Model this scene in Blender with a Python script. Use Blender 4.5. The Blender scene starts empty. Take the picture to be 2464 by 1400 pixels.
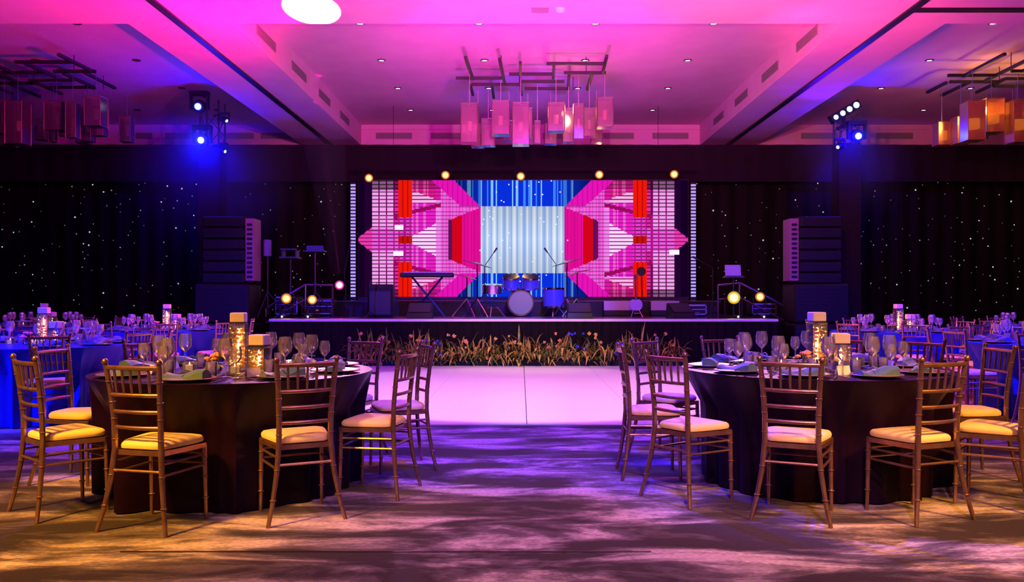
import bpy, math, random
from mathutils import Vector, Matrix
random.seed(7)
SC = bpy.context.scene
COL = SC.collection
PI = math.pi
F = 2080.0; HX = 1252.0; HY = 714.0; CH = 1.25     # focal length and horizon in 2464x1400 pixels, eye height

# ------------------------------------------------------------ camera, world, exposure
cam = bpy.data.cameras.new('camera'); co = bpy.data.objects.new('camera', cam); COL.objects.link(co)
co.location = (0, 0, CH); co.rotation_euler = (PI/2, 0, 0)
cam.sensor_width = 36; cam.lens = F/2464*36; cam.clip_end = 80
cam.shift_x = -(HX-1232)/2464; cam.shift_y = (HY-700)/2464
SC.camera = co
w = bpy.data.worlds.new('world'); SC.world = w; w.use_nodes = True
w.node_tree.nodes['Background'].inputs[0].default_value = (.10, .01, .14, 1)
w.node_tree.nodes['Background'].inputs[1].default_value = .05
SC.view_settings.view_transform = 'Standard'; SC.view_settings.look = 'None'
SC.view_settings.exposure = 0; SC.view_settings.gamma = 1; SC.view_settings.use_curve_mapping = False

def xa_(px, Y): return (px-HX)*Y/F
def lamp(name, loc, aim, color, power, cone=60, blend=.6, rad=.08, kind='SPOT'):
    l = bpy.data.lights.new(name, kind); l.energy = power; l.color = color; l.shadow_soft_size = rad
    if kind == 'SPOT': l.spot_size = math.radians(cone); l.spot_blend = blend
    o = bpy.data.objects.new(name, l); COL.objects.link(o); o.location = loc
    if aim is not None:
        o.rotation_euler = (Vector(aim)-Vector(loc)).to_track_quat('-Z', 'Y').to_euler()
    return o
# ceiling washes
lamp('pink_wash', (.8, 6.0, 3.3), (.9, 12.3, 5.4), (1, .34, .36), 1700, 90, 1)
lamp('magenta_wash', (-1.6, 8.2, 3.7), (-2.9, 13.6, 5.5), (1, .0, .28), 850, 80, 1)
lamp('rose_wash', (2.6, 8.2, 3.6), (3.9, 13.2, 5.5), (1, .06, .24), 1300, 84, 1)
lamp('low_magenta', (.2, 9.6, 1.0), (.2, 13.6, 5.5), (1, .01, .60), 2200, 60, 1, .3)
lamp('far_magenta', (.2, 7.0, 4.1), (.2, 16, 5.5), (1, .0, .75), 2200, 60, 1, .5)
lamp('beam_magenta', (-2.3, 10.8, 3.4), (-4.9, 12.0, 5.1), (1, .0, .22), 1900, 84, 1)
lamp('table_backlight', (-3.2, 15.2, 4.7), (-1.9, 5.8, .8), (1, .35, .85), 2400, 14, 1)
lamp('table_backlight', (3.4, 15.2, 4.7), (2.0, 6.0, .8), (1, .35, .85), 2400, 14, 1)
lamp('beam_rose', (2.8, 10.8, 3.4), (5.3, 12.6, 5.1), (1, .04, .20), 650, 80, 1)
lamp('left_bay_magenta', (-6.5, 8.0, 2.0), (-6.6, 11.8, 5.1), (1, .0, .34), 80, 70, 1)
lamp('violet_ceiling', (.1, 15.2, 2.2), (.1, 17.6, 5.5), (.10, .04, 1), 420, 55, 1, .3)
lamp('white_beam', (-3.35, 16.6, 1.35), (-2.75, 11.42, 5.03), (1, .86, 1), 60000, 6.6, .15, .02)
# floor washes
lamp('dance_floor_wash', (.2, 9.6, 5.0), (.1, 11.15, 0), (.95, .46, .84), 1600, 63, .12, .1)
lamp('amber_wash', (-4.2, 2.0, 4.8), (-2.5, 4.7, .4), (1, .36, .02), 3700, 36, .9, .3)
lamp('amber_wash', (4.4, 2.0, 4.8), (2.8, 4.75, .4), (1, .36, .03), 2900, 38, .9, .3)
lamp('peach_wash', (.9, .8, 4.8), (.7, 5.0, 0.2), (1, .42, .46), 800, 48, 1, .3)
lamp('violet_wash', (.5, 5.6, 5.0), (.0, 7.6, 0), (.02, .0, 1), 3000, 54, .9)
lamp('purple_wash', (.5, 3.6, 5.0), (.2, 5.6, 0), (.42, .05, 1), 450, 50, 1)
lamp('front_wash', (.6, -.4, 4.6), (.8, 3.3, 0), (1, .30, .36), 1350, 52, 1)
lamp('front_wash', (-3.6, -.4, 4.6), (-2.6, 3.4, 0), (1, .42, .16), 500, 52, 1)
lamp('blue_side_wash', (-.8, 8.6, 4.6), (1.6, 6.0, .4), (.0, .01, 1), 3500, 30, .8)
lamp('blue_side_wash', (.6, 8.6, 4.6), (-3.9, 5.6, 0), (.05, .01, 1), 1200, 34, .8)
lamp('blue_back_wash', (-7.0, 5.2, 4.8), (-5.2, 10.0, .6), (.03, .02, 1), 7000, 70, .9)
lamp('blue_back_wash', (7.0, 5.2, 4.8), (6.2, 10.0, .6), (.05, .02, 1), 6000, 70, .9)
lamp('rose_table_wash', (-.6, 9.6, 4.6), (-4.6, 11, .7), (1, .06, .5), 1700, 60, .9)
lamp('rose_table_wash', (.9, 9.6, 4.6), (5.2, 11, .7), (1, .12, .42), 1800, 60, .9)
lamp('curtain_warm', (10.5, 16.5, 4.4), (10, 21.3, 2.4), (1, .36, .08), 600, 90, 1)
lamp('stage_magenta', (-1.5, 13.5, 4.8), (0, 17.5, .8), (1, .05, .6), 250, 50, .8)
lamp('stage_blue', (1.5, 13.5, 4.9), (-.6, 18.2, 1.0), (.0, .03, 1), 6000, 50, .8)
lamp('drum_key', (1.6, 13.0, 3.2), (.1, 17.1, 1.15), (1, .9, .55), 260, 9, .6)
lamp('tower_blue', (xa_(487, 17.3), 17.3, 4.2), None, (.0, .0, 1), 110, rad=.02, kind='POINT')
lamp('tower_blue', (xa_(2055, 17.3), 17.3, 4.45), None, (.0, .0, 1), 80, rad=.02, kind='POINT')

# ------------------------------------------------------------ helpers
def at(px, py, Y): return Vector(((px-HX)*Y/F, Y, CH+(HY-py)*Y/F))
def xa(px, Y): return (px-HX)*Y/F
def za(py, Y): return CH+(HY-py)*Y/F

class MB:
    def __init__(s): s.v = []; s.f = []; s.sm = []
    def add(s, vs, fs, smooth=False):
        n = len(s.v); s.v += [tuple(v) for v in vs]; s.f += [tuple(i+n for i in f) for f in fs]; s.sm += [smooth]*len(fs); return s
    def box(s, x0, x1, y0, y1, z0, z1, M=None, bev=0):
        if bev:
            b = bev; vs = []; 
            prof = [(x0+b, y0), (x1-b, y0), (x1, y0+b), (x1, y1-b), (x1-b, y1), (x0+b, y1), (x0, y1-b), (x0, y0+b)]
            ins = [(min(max(x, x0+b), x1-b), min(max(y, y0+b), y1-b)) for x, y in prof]
            rings = [[(x, y, z0) for x, y in ins], [(x, y, z0+b) for x, y in prof], [(x, y, z1-b) for x, y in prof], [(x, y, z1) for x, y in ins]]
            vs = [Vector(p) for r in rings for p in r]
            fs = [tuple(range(7, -1, -1)), tuple(range(24, 32))]
            for r in range(3):
                for i in range(8): fs.append((r*8+i, r*8+(i+1) % 8, r*8+8+(i+1) % 8, r*8+8+i))
        else:
            vs = [Vector(p) for p in ((x0,y0,z0),(x1,y0,z0),(x1,y1,z0),(x0,y1,z0),(x0,y0,z1),(x1,y0,z1),(x1,y1,z1),(x0,y1,z1))]
            fs = [(3,2,1,0),(4,5,6,7),(0,1,5,4),(1,2,6,5),(2,3,7,6),(3,0,4,7)]
        if M is not None: vs = [M @ v for v in vs]
        return s.add(vs, fs)
    def tube(s, pts, r, n=8, cap=True):
        pts = [Vector(p) for p in pts]; rr = r if isinstance(r, (list, tuple)) else [r]*len(pts)
        vs = []; fs = []; up = None
        for i, p in enumerate(pts):
            d = (pts[min(i+1, len(pts)-1)]-pts[max(i-1, 0)])
            if d.length < 1e-9: d = Vector((0, 0, 1))
            d.normalize()
            if up is None: up = Vector((0, 0, 1)) if abs(d.z) < .9 else Vector((1, 0, 0))
            a = d.cross(up).normalized(); b = d.cross(a).normalized()
            if b.dot(up) > 0: pass
            for k in range(n):
                t = 2*PI*k/n; vs.append(p+(a*math.cos(t)+b*math.sin(t))*rr[i])
        for i in range(len(pts)-1):
            for k in range(n): fs.append((i*n+k, i*n+(k+1) % n, (i+1)*n+(k+1) % n, (i+1)*n+k))
        if cap: fs.append(tuple(range(n-1, -1, -1))); fs.append(tuple(range((len(pts)-1)*n, len(pts)*n)))
        return s.add(vs, fs, True)
    def lathe(s, prof, n=16, c=(0, 0, 0), M=None, cap=True):
        vs = []; fs = []; c = Vector(c)
        for (r, z) in prof:
            for k in range(n):
                t = 2*PI*k/n; v = Vector((r*math.cos(t), r*math.sin(t), z))
                if M is not None: v = M @ v
                vs.append(v+c)
        for i in range(len(prof)-1):
            for k in range(n): fs.append((i*n+k, i*n+(k+1) % n, (i+1)*n+(k+1) % n, (i+1)*n+k))
        if prof[0] == prof[-1] or (len(prof) == 2 and prof[0][1] == prof[1][1]) or not cap: return s.add(vs, fs, True)
        if prof[0][0] > 1e-4: fs.append(tuple(range(n-1, -1, -1)))
        if prof[-1][0] > 1e-4: fs.append(tuple(range((len(prof)-1)*n, len(prof)*n)))
        return s.add(vs, fs, True)
    def ball(s, c, r, n=10, m=6, sz=1):
        return s.lathe([(max(1e-5, r*math.sin(PI*i/m)), -r*sz*math.cos(PI*i/m)) for i in range(m+1)], n, c)
    def build(s, name, mat, parent=None):
        me = bpy.data.meshes.new(name); me.from_pydata(s.v, [], s.f); me.materials.append(mat)
        me.polygons.foreach_set('use_smooth', s.sm); me.update()
        if any(s.sm):
            try: me.set_sharp_from_angle(angle=math.radians(45))
            except Exception: pass
        o = bpy.data.objects.new(name, me); COL.objects.link(o)
        if parent is not None: o.parent = parent
        return o
def B(*a, **k): return MB().box(*a, **k)
def T(*a, **k): return MB().tube(*a, **k)
def tag(o, label, cat, group=None, kind=None):
    o['label'] = label; o['category'] = cat
    if group: o['group'] = group
    if kind: o['kind'] = kind
    return o
def struct(o): o['kind'] = 'structure'; return o
def thing(name, loc, rz=0):
    o = bpy.data.objects.new(name, None); COL.objects.link(o); o.location = loc; o.rotation_euler = (0, 0, rz)
    o.empty_display_size = .1; return o
def copy_tree(o, parent=None):
    c = o.copy(); COL.objects.link(c); c.parent = parent
    for ch in KIDS.get(o.name, None) or [x for x in list(COL.objects) if x.parent == o]: copy_tree(ch, c)
    return c
KIDS = {}
def remember(root):
    ch = [x for x in list(COL.objects) if x.parent == root]; KIDS[root.name] = ch
    for c in ch:
        g = [x for x in list(COL.objects) if x.parent == c]; KIDS[c.name] = g
        for q in g: KIDS[q.name] = []
def dup(root, loc, rz=0, scale=None):
    def rec(o, p):
        c = o.copy(); COL.objects.link(c); c.parent = p
        for ch in KIDS.get(o.name, []): rec(ch, c)
        return c
    r = rec(root, None); r.location = loc; r.rotation_euler = (0, 0, rz)
    if scale: r.scale = (scale,)*3 if not isinstance(scale, tuple) else scale
    return r

# ------------------------------------------------------------ materials
def mat(name, col, rough=.5, metal=0, emit=None, es=0, spec=.5, sheen=0, coat=0):
    m = bpy.data.materials.new(name); m.use_nodes = True; b = m.node_tree.nodes['Principled BSDF']
    b.inputs['Base Color'].default_value = (*col, 1); b.inputs['Roughness'].default_value = rough
    b.inputs['Metallic'].default_value = metal; b.inputs['Specular IOR Level'].default_value = spec
    b.inputs['Sheen Weight'].default_value = sheen; b.inputs['Coat Weight'].default_value = coat
    if emit: b.inputs['Emission Color'].default_value = (*emit, 1); b.inputs['Emission Strength'].default_value = es
    return m
def noisy(m, c1, c2, scale=8, detail=4, stretch=(1, 1, 1), lo=.35, hi=.65, bump=0, bscale=80):
    nt = m.node_tree; N = nt.nodes; L = nt.links; b = N['Principled BSDF']
    tc = N.new('ShaderNodeTexCoord'); mp = N.new('ShaderNodeMapping'); mp.inputs['Scale'].default_value = stretch
    n = N.new('ShaderNodeTexNoise'); n.inputs['Scale'].default_value = scale; n.inputs['Detail'].default_value = detail
    r = N.new('ShaderNodeValToRGB'); r.color_ramp.elements[0].position = lo; r.color_ramp.elements[1].position = hi
    r.color_ramp.elements[0].color = (*c1, 1); r.color_ramp.elements[1].color = (*c2, 1)
    L.new(tc.outputs['Object'], mp.inputs[0]); L.new(mp.outputs[0], n.inputs[0]); L.new(n.outputs[0], r.inputs[0]); L.new(r.outputs[0], b.inputs['Base Color'])
    if bump:
        n2 = N.new('ShaderNodeTexNoise'); n2.inputs['Scale'].default_value = bscale
        bp = N.new('ShaderNodeBump'); bp.inputs['Strength'].default_value = bump; bp.inputs['Distance'].default_value = .01
        L.new(tc.outputs['Object'], n2.inputs[0]); L.new(n2.outputs[0], bp.inputs['Height']); L.new(bp.outputs[0], b.inputs['Normal'])
    return m
def emis(name, col, s):
    m = bpy.data.materials.new(name); m.use_nodes = True; nt = m.node_tree; nt.nodes.clear()
    e = nt.nodes.new('ShaderNodeEmission'); o = nt.nodes.new('ShaderNodeOutputMaterial')
    e.inputs[0].default_value = (*col, 1); e.inputs[1].default_value = s; nt.links.new(e.outputs[0], o.inputs[0]); return m
def glass(name, tint=(1, 1, 1), refl=.12, rough=.05, film=.04, fcol=(.9, .88, .9)):
    m = bpy.data.materials.new(name); m.use_nodes = True; nt = m.node_tree; nt.nodes.clear(); N = nt.nodes; L = nt.links
    t = N.new('ShaderNodeBsdfTransparent'); t.inputs[0].default_value = (*tint, 1)
    g = N.new('ShaderNodeBsdfGlossy'); g.inputs['Roughness'].default_value = rough
    lw = N.new('ShaderNodeLayerWeight'); lw.inputs[0].default_value = .35
    ad = N.new('ShaderNodeMath'); ad.operation = 'ADD'; ad.inputs[1].default_value = refl; ad.use_clamp = True
    mx = N.new('ShaderNodeMixShader'); o = N.new('ShaderNodeOutputMaterial')
    tl = N.new('ShaderNodeBsdfDiffuse'); tl.inputs[0].default_value = (*fcol, 1); t2 = N.new('ShaderNodeMixShader'); t2.inputs[0].default_value = film
    L.new(t.outputs[0], t2.inputs[1]); L.new(tl.outputs[0], t2.inputs[2]); t = t2
    L.new(lw.outputs['Fresnel'], ad.inputs[0]); L.new(ad.outputs[0], mx.inputs[0]); L.new(t.outputs[0], mx.inputs[1]); L.new(g.outputs[0], mx.inputs[2]); L.new(mx.outputs[0], o.inputs[0])
    return m
M_paint = noisy(mat('ceiling_paint', (.75, .75, .75), .8), (.74, .44, .66), (.80, .49, .71), 2)  # rose tint put into the white paint to deepen the magenta wash
M_vent = mat('vent_dark', (.26, .24, .26), .6)
M_track = mat('track_black', (.012, .012, .015), .5)
M_carpet = mat('carpet', (.3, .3, .3), .95, spec=.1, sheen=.2)
def carpet_nodes(m):
    nt = m.node_tree; N = nt.nodes; L = nt.links; b = N['Principled BSDF']
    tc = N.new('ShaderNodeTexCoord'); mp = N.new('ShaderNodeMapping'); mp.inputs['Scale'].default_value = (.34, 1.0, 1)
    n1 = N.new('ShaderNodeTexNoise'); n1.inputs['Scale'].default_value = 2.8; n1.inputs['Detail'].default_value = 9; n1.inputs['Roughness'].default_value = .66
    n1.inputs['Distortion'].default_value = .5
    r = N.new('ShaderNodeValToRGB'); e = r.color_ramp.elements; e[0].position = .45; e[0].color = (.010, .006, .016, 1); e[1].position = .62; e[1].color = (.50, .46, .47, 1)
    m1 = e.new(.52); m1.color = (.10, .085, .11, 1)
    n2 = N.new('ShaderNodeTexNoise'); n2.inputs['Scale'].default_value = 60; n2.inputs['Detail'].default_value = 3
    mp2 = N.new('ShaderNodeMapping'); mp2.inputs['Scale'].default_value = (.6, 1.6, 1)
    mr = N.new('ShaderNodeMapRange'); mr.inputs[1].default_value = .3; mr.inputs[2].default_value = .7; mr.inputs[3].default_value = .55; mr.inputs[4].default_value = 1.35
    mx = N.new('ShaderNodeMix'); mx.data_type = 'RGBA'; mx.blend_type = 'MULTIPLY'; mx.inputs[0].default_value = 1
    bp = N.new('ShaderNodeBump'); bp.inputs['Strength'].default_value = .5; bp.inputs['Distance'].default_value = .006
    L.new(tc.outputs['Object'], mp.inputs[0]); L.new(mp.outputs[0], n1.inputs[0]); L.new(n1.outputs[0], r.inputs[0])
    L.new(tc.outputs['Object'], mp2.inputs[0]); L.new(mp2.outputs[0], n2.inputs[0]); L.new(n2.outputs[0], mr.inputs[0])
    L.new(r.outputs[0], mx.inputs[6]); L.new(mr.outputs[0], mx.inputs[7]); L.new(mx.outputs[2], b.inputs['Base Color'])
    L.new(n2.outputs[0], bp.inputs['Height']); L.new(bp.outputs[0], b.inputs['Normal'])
carpet_nodes(M_carpet)
M_wall = noisy(mat('wall_fabric', (.05, .04, .05), .8), (.05, .035, .05), (.07, .05, .06), 3)
M_black = mat('black_cloth', (.020, .013, .022), .9, spec=.08)
M_star = mat('star_cloth', (.007, .006, .006), .75, spec=.15)
M_skirt = mat('stage_skirt', (.008, .005, .006), .8, spec=.1)
M_blackpl = mat('black_plastic', (.009, .009, .012), .5, spec=.3)
M_gun = mat('gunmetal', (.06, .06, .07), .35, .6)
M_alu = mat('aluminium', (.55, .55, .58), .3, 1)
M_chrome = mat('chrome', (.8, .8, .82), .12, 1)
M_bronze = mat('cymbal_bronze', (.30, .22, .12), .3, 1)
M_white = mat('white_laminate', (.80, .78, .80), .28, spec=.5)
M_stagef = mat('stage_floor', (.05, .045, .05), .22, spec=.6)
M_lip = mat('stage_lip', (.75, .72, .72), .35)
M_gold = noisy(mat('champagne_gold', (.36, .23, .17), .30, .8), (.30, .18, .13), (.42, .27, .20), 20)
M_cush = noisy(mat('cream_cushion', (.85, .70, .50), .7, sheen=.2), (.86, .72, .27), (.91, .78, .34), 9, bump=.15, bscale=200)
M_cloth = noisy(mat('navy_satin', (.008, .006, .02), .45, spec=.14), (.006, .0012, .013), (.011, .002, .020), 6)
M_cloth_bluelit = noisy(mat('navy_satin_blue_lit', (.01, .015, .16), .4, spec=.4), (.006, .03, .40), (.012, .045, .5), 6)  # same cloth as the front tables, blue wash put into its colour
M_teal = noisy(mat('teal_napkin', (.02, .25, .25), .6, sheen=.3), (.035, .10, .17), (.05, .14, .22), 14)
M_navy = noisy(mat('blue_napkin', (.015, .06, .25), .6, sheen=.3), (.012, .04, .16), (.015, .07, .26), 14)
M_plate = mat('charger', (.03, .03, .035), .15, spec=.7)
M_rim = mat('charger_rim', (.55, .42, .30), .25, .8)
M_china = mat('white_china', (.82, .80, .78), .2)
M_glass = glass('clear_glass', (.97, .96, .98), .22, .2, .13)
M_vase = glass('vase_glass', (.97, .93, .90), .05, .1, .06)
M_pend = glass('pendant_glass', (.93, .84, .80), .10, .15, .06)
M_wax = mat('candle_wax', (.85, .70, .50), .5, emit=(1, .55, .2), es=.35)
M_flame = emis('candle_flame', (1, .5, .15), 12); M_core = emis('light_core', (1, .45, .10), 30); M_sparkle = emis('added_sparkle', (1, .62, .22), 3)
M_sparkle.cycles.emission_sampling = 'NONE'
M_card = mat('cream_card', (.85, .80, .72), .6)
M_steel = mat('cutlery_steel', (.75, .72, .7), .15, 1)
M_peach = noisy(mat('peach_petals', (.8, .4, .15), .6), (.85, .30, .08), (.9, .55, .2), 30)
M_pinkpet = noisy(mat('pink_petals', (.8, .25, .3), .6), (.75, .12, .2), (.9, .45, .42), 30)
M_leaf = noisy(mat('leaf_green', (.10, .16, .03), .5), (.05, .12, .02), (.30, .36, .05), 12)
M_leaf2 = noisy(mat('leaf_olive', (.3, .24, .05), .5), (.40, .30, .05), (.75, .60, .10), 12)
M_blue = mat('blue_petals', (.03, .06, .6), .5)
M_yel = mat('yellow_petals', (.75, .5, .08), .5)
M_lensw = emis('downlight_lens', (1, .62, .85), 6)
M_lensoff = mat('downlight_off', (.08, .05, .07), .4)
M_bulbamber = emis('amber_lens', (1, .72, .30), 1.5); M_haloamber = emis('amber_reflector', (1, .30, .03), .75)
M_bulbblue = emis('blue_lens', (.62, .78, 1), 1.5); M_haloblue = emis('blue_reflector', (.03, .04, 1), 1.0)
M_bulbmag = emis('magenta_lens', (1, .62, .95), 1.6); M_halomag = emis('magenta_reflector', (1, .05, .45), .8)
M_bulbyel = emis('yellow_lens', (1, .95, .45), 1.6); M_haloyel = emis('yellow_reflector', (1, .6, .03), .8)
M_bulbw = emis('white_led', (.8, .8, 1), 3)
M_dash = emis('led_strip', (.42, .30, 1), 1.2)
M_s1 = emis('star_dim', (.62, .68, .8), .13); M_s2 = emis('star_mid', (.7, .78, .9), .28); M_s3 = emis('star_bright', (.8, .88, 1), .6)
for m in (M_s1, M_s2, M_s3, M_dash, M_bulbamber, M_haloamber, M_bulbmag, M_halomag, M_bulbyel, M_haloyel, M_bulbblue, M_haloblue, M_lensw, M_bulbw, M_wax, M_flame):
    try: m.cycles.emission_sampling = 'NONE'
    except Exception: pass

# ------------------------------------------------------------ room shell
ZS = 5.03; ZC = 5.55; YW = 21.6; XL = -14.5; XR = 15.0; YB = -4.0
BL = (-5.43, -3.97); BR = (4.48, 5.88); YC = (10.9, 11.97)
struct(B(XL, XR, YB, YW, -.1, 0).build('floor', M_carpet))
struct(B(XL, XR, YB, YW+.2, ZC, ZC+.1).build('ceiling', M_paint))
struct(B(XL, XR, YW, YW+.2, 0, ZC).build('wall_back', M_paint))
struct(B(XL-.2, XL, YB, YW, 0, ZC).build('wall_left', M_wall))
struct(B(XR, XR+.2, YB, YW, 0, ZC).build('wall_right', M_wall))
struct(B(XL, XR, YB-.2, YB, 0, ZC).build('wall_front', M_wall))
tn = [0]
def trim(mb, m):
    tn[0] += 1; return struct(mb.build('trim_%d' % tn[0], m))
for (a, b) in (BL, BR):
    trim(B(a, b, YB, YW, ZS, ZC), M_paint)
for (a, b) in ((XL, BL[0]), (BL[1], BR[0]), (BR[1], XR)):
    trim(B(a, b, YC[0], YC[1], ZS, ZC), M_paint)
trim(B(-4.75, -4.64, YB, YW, ZS-.025, ZS), M_track)
trim(B(5.09, 5.20, YB, YW, ZS-.025, ZS), M_track)
trim(B(5.20, XR, 11.30, 11.43, ZS-.025, ZS), M_track)
# back bulkhead border strips
for (a, b) in ((XL, BL[0]), (BL[1], BR[0]), (BR[1], XR)):
    trim(MB().box(a, b, YW-.03, YW, ZS, ZS+.07).box(a, b, YW-.03, YW, 5.43, 5.50), M_paint)
trim(B(-1.96, .64, 4.23, 4.238, 0, .004), M_track)
def vent(name_loc, along, label, Lh=.5):
    t = thing('air_vent', name_loc, 0); 
    if along == 'y': t.rotation_euler = (0, 0, PI/2 if name_loc[0] < 0 else -PI/2)
    B(-Lh, Lh, -.012, 0, -.075, .075).build('backing', M_vent, t)
    sl = MB()
    for i in range(5): sl.box(-Lh+.02, Lh-.02, -.018, -.012, -.062+i*.027, -.052+i*.027)
    sl.build('louvre', M_vent, t)
    return tag(t, label, 'vent', 'linear air vents in the ceiling coffers')
pos = ['nearest', 'second nearest', 'third nearest', 'farthest']
for i in range(4):
    t = vent((BL[1]+.001, 13.5+2.0*i, 5.28), 'y', 'air vent in the left beam side above dance floor, %s of four' % pos[i]); t.rotation_euler = (0, 0, PI/2)
    t = vent((BR[0]-.001, 13.5+2.0*i, 5.28), 'y', 'air vent in the right beam side above dance floor, %s of four' % pos[i]); t.rotation_euler = (0, 0, -PI/2)
od = ['leftmost', 'second from left', 'third from left', 'third from right', 'second from right', 'rightmost']
for i, px in enumerate((948, 1080, 1214, 1350, 1482, 1613)):
    vent((xa(px, YW), YW-.001, 5.27), 'x', 'dark vent on middle back bulkhead above the screen, %s of six' % od[i], .45)
ol = ['leftmost', 'second from left', 'second from right', 'rightmost']
for i, px in enumerate((326, 438, 570, 668)):
    vent((xa(px, YW), YW-.001, 5.27), 'x', 'dark vent on left back bulkhead, %s of four' % ol[i], .42)
for i, px in enumerate((1971, 2153, 2335)):
    vent((xa(px, YW), YW-.001, 5.27), 'x', 'dark vent on right back bulkhead, %s of three' % ['leftmost', 'middle', 'rightmost'][i], .45)
# downlights
def make_down(lens):
    t = thing('downlight', (0, 0, 0)); MB().lathe([(.055, 0), (.075, 0), (.075, -.012), (.055, -.018), (.055, 0)], 18).build('trim_ring', M_gun, t)
    MB().lathe([(.0001, -.004), (.055, -.004)], 14).build('lens', lens, t); remember(t); return t
down0 = make_down(M_lensw); doff0 = make_down(M_lensoff)
rows = [13.58, 15.7, 17.8, 19.87]; used = {}
def place_first(proto, loc, rz=0, scale=None):
    if not used.get(proto.name): used[proto.name] = 1; proto.location = loc; proto.rotation_euler = (0, 0, rz); 
    else: return dup(proto, loc, rz, scale)
    if scale: proto.scale = (scale,)*3 if not isinstance(scale, tuple) else scale
    return proto
for j, y in enumerate(rows):
    for i, x in enumerate((-2.52, -.65, 1.18, 3.04)):
        tag(place_first(down0, (x, y, ZC)), 'lit downlight in the middle ceiling bay, %s row, %s' % (pos[j].replace('third nearest', 'third').replace('second nearest', 'second'), ol[i]), 'downlight', 'recessed ceiling downlights')
    for i, x in enumerate((7.43, 9.27, 11.1)):
        tag(place_first(down0, (x, y, ZC)), 'lit downlight in the right ceiling bay, %s row, %s' % (pos[j], ['leftmost', 'middle', 'rightmost'][i]), 'downlight', 'recessed ceiling downlights')
    for i, x in enumerate((-6.97, -8.8)):
        tag(place_first(doff0, (x, y, ZC)), 'unlit dark downlight in the left ceiling bay, %s row, %s' % (pos[j], ['inner', 'outer'][i]), 'downlight', 'recessed ceiling downlights')
t = thing('ceiling_panel', at(1300, 10, 11.35)); t.location.z = ZS
B(-.11, .11, -.11, .11, -.02, 0).build('plate', M_vent, t); tag(t, 'small square panel on the beam above the dance floor', 'ceiling panel')
t = thing('smoke_detector', at(1348, 10, 11.35)); t.location.z = ZS
MB().lathe([(.07, 0), (.07, -.02), (.045, -.045), (.0001, -.05)], 16).build('housing', M_lip, t); tag(t, 'round smoke detector beside the square ceiling panel', 'smoke detector')

# drapes ------------------------------------------------------
def drape(x0, x1, y, z0, z1, amp, wl, seed, taper=0):
    r = random.Random(seed); mb = MB(); n = max(8, int((x1-x0)/wl*6)); ph = r.random()*6
    k = 5; vs = []; fs = []
    for j in range(k+1):
        z = z0+(z1-z0)*j/k
        for i in range(n+1):
            x = x0+(x1-x0)*i/n
            a = amp*(1-.4*j/k)
            vs.append((x, y+a*math.sin(2*PI*x/wl+ph)+a*.6*math.sin(2*PI*x/wl*.37+ph*2+.3*j), z))
    for j in range(k):
        for i in range(n): q = j*(n+1)+i; fs.append((q, q+1, q+n+2, q+n+1))
    return mb.add(vs, fs, True)
YV = 20.4
for nm, a, b, lb in (('left', -14.3, xa(800, YV), 'black valance over the left star curtains'), ('m', xa(800, YV), xa(1755, YV), 'black valance above the big screen'), ('r', xa(1755, YV), 14.8, 'black valance over the right star curtains')):
    o = drape(a, b, YV, za(437, YV), za(348, YV), .02, .45, len(nm)).build('valance', M_black); tag(o, lb, 'drape', 'black valances across the back')
YS = 21.1; ztop = za(400, YS)
edges = [xa(-160, YS), xa(95, YS), xa(300, YS), xa(610, YS), xa(870, YS)]
edges2 = [xa(1660, YS), xa(1850, YS), xa(2060, YS), xa(2160, YS), xa(2640, YS)]
sl = ['at the far left', 'second from the left wall', 'behind the left loudspeaker stack', 'between left loudspeaker stack and big screen',
      'between big screen and right loudspeaker stack', 'behind the right loudspeaker stack', 'narrow one right of the draped column', 'at the far right']
pans = [(edges[i], edges[i+1]) for i in range(4)]+[(edges2[i], edges2[i+1]) for i in range(4)]
for i, (a, b) in enumerate(pans):
    o = drape(a, b, YS, .02, ztop, .045, .42, 20+i).build('star_curtain', M_star); tag(o, 'black starlit curtain ' + sl[i], 'curtain', 'black star cloth curtains')
    r = random.Random(50+i); mbs = [MB(), MB(), MB()]
    nst = int((b-a)*(ztop-.3)*5.6)
    pts = []
    for q in range(nst*3):
        if len(pts) >= nst: break
        x = r.uniform(a+.05, b-.05); z = r.uniform(.9, za(440, YS))
        if any((x-u)**2+(z-v)**2 < .11**2 for u, v in pts): continue
        pts.append((x, z)); k = r.choice([0, 0, 0, 0, 1, 1, 2]); s = [.014, .016, .019][k]*r.uniform(.8, 1.15)
        mbs[k].ball((x, YS-.085, z), s, 6, 4)
    for k, mm in enumerate((M_s1, M_s2, M_s3)):
        c = mbs[k].build('star_lights', mm, o); c['kind'] = 'stuff'
tag(drape(xa(820, 21.3), xa(1700, 21.3), 21.3, .02, 4.4, .03, .5, 4).build('backdrop', M_black), 'plain black backdrop cloth behind the big screen', 'curtain')

# ------------------------------------------------------------ dance floor and stage
t = thing('dance_floor', (0.06, 11.85, 0)); W2 = 3.45; D2 = 3.52
pn = MB(); g = .006
for i in range(6):
    for j in range(6):
        x0 = -W2+i*W2/3; y0 = -D2+j*D2/3; gg = .008 if i == 3 else .0015
        pn.box(x0+gg, x0+W2/3-.0015, y0+.0015, y0+D2/3-.0015, .004, .024)
pn.build('panel', M_white, t); B(-W2, W2, -D2, D2, 0, .012).build('base', M_gun, t)
MB().box(-W2-.05, W2+.05, -D2-.05, -D2, 0, .022).box(-W2-.05, W2+.05, D2, D2+.05, 0, .022).box(-W2-.05, -W2, -D2, D2, 0, .022).box(W2, W2+.05, -D2, D2, 0, .022).build('edge_strip', M_alu, t)
tag(t, 'white panelled dance floor in front of the stage', 'dance floor')
YF = 15.62; ZT = .85; SX0 = xa(648, YF); SX1 = xa(1872, YF); YR = 18.2; ZR = 1.17
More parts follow.
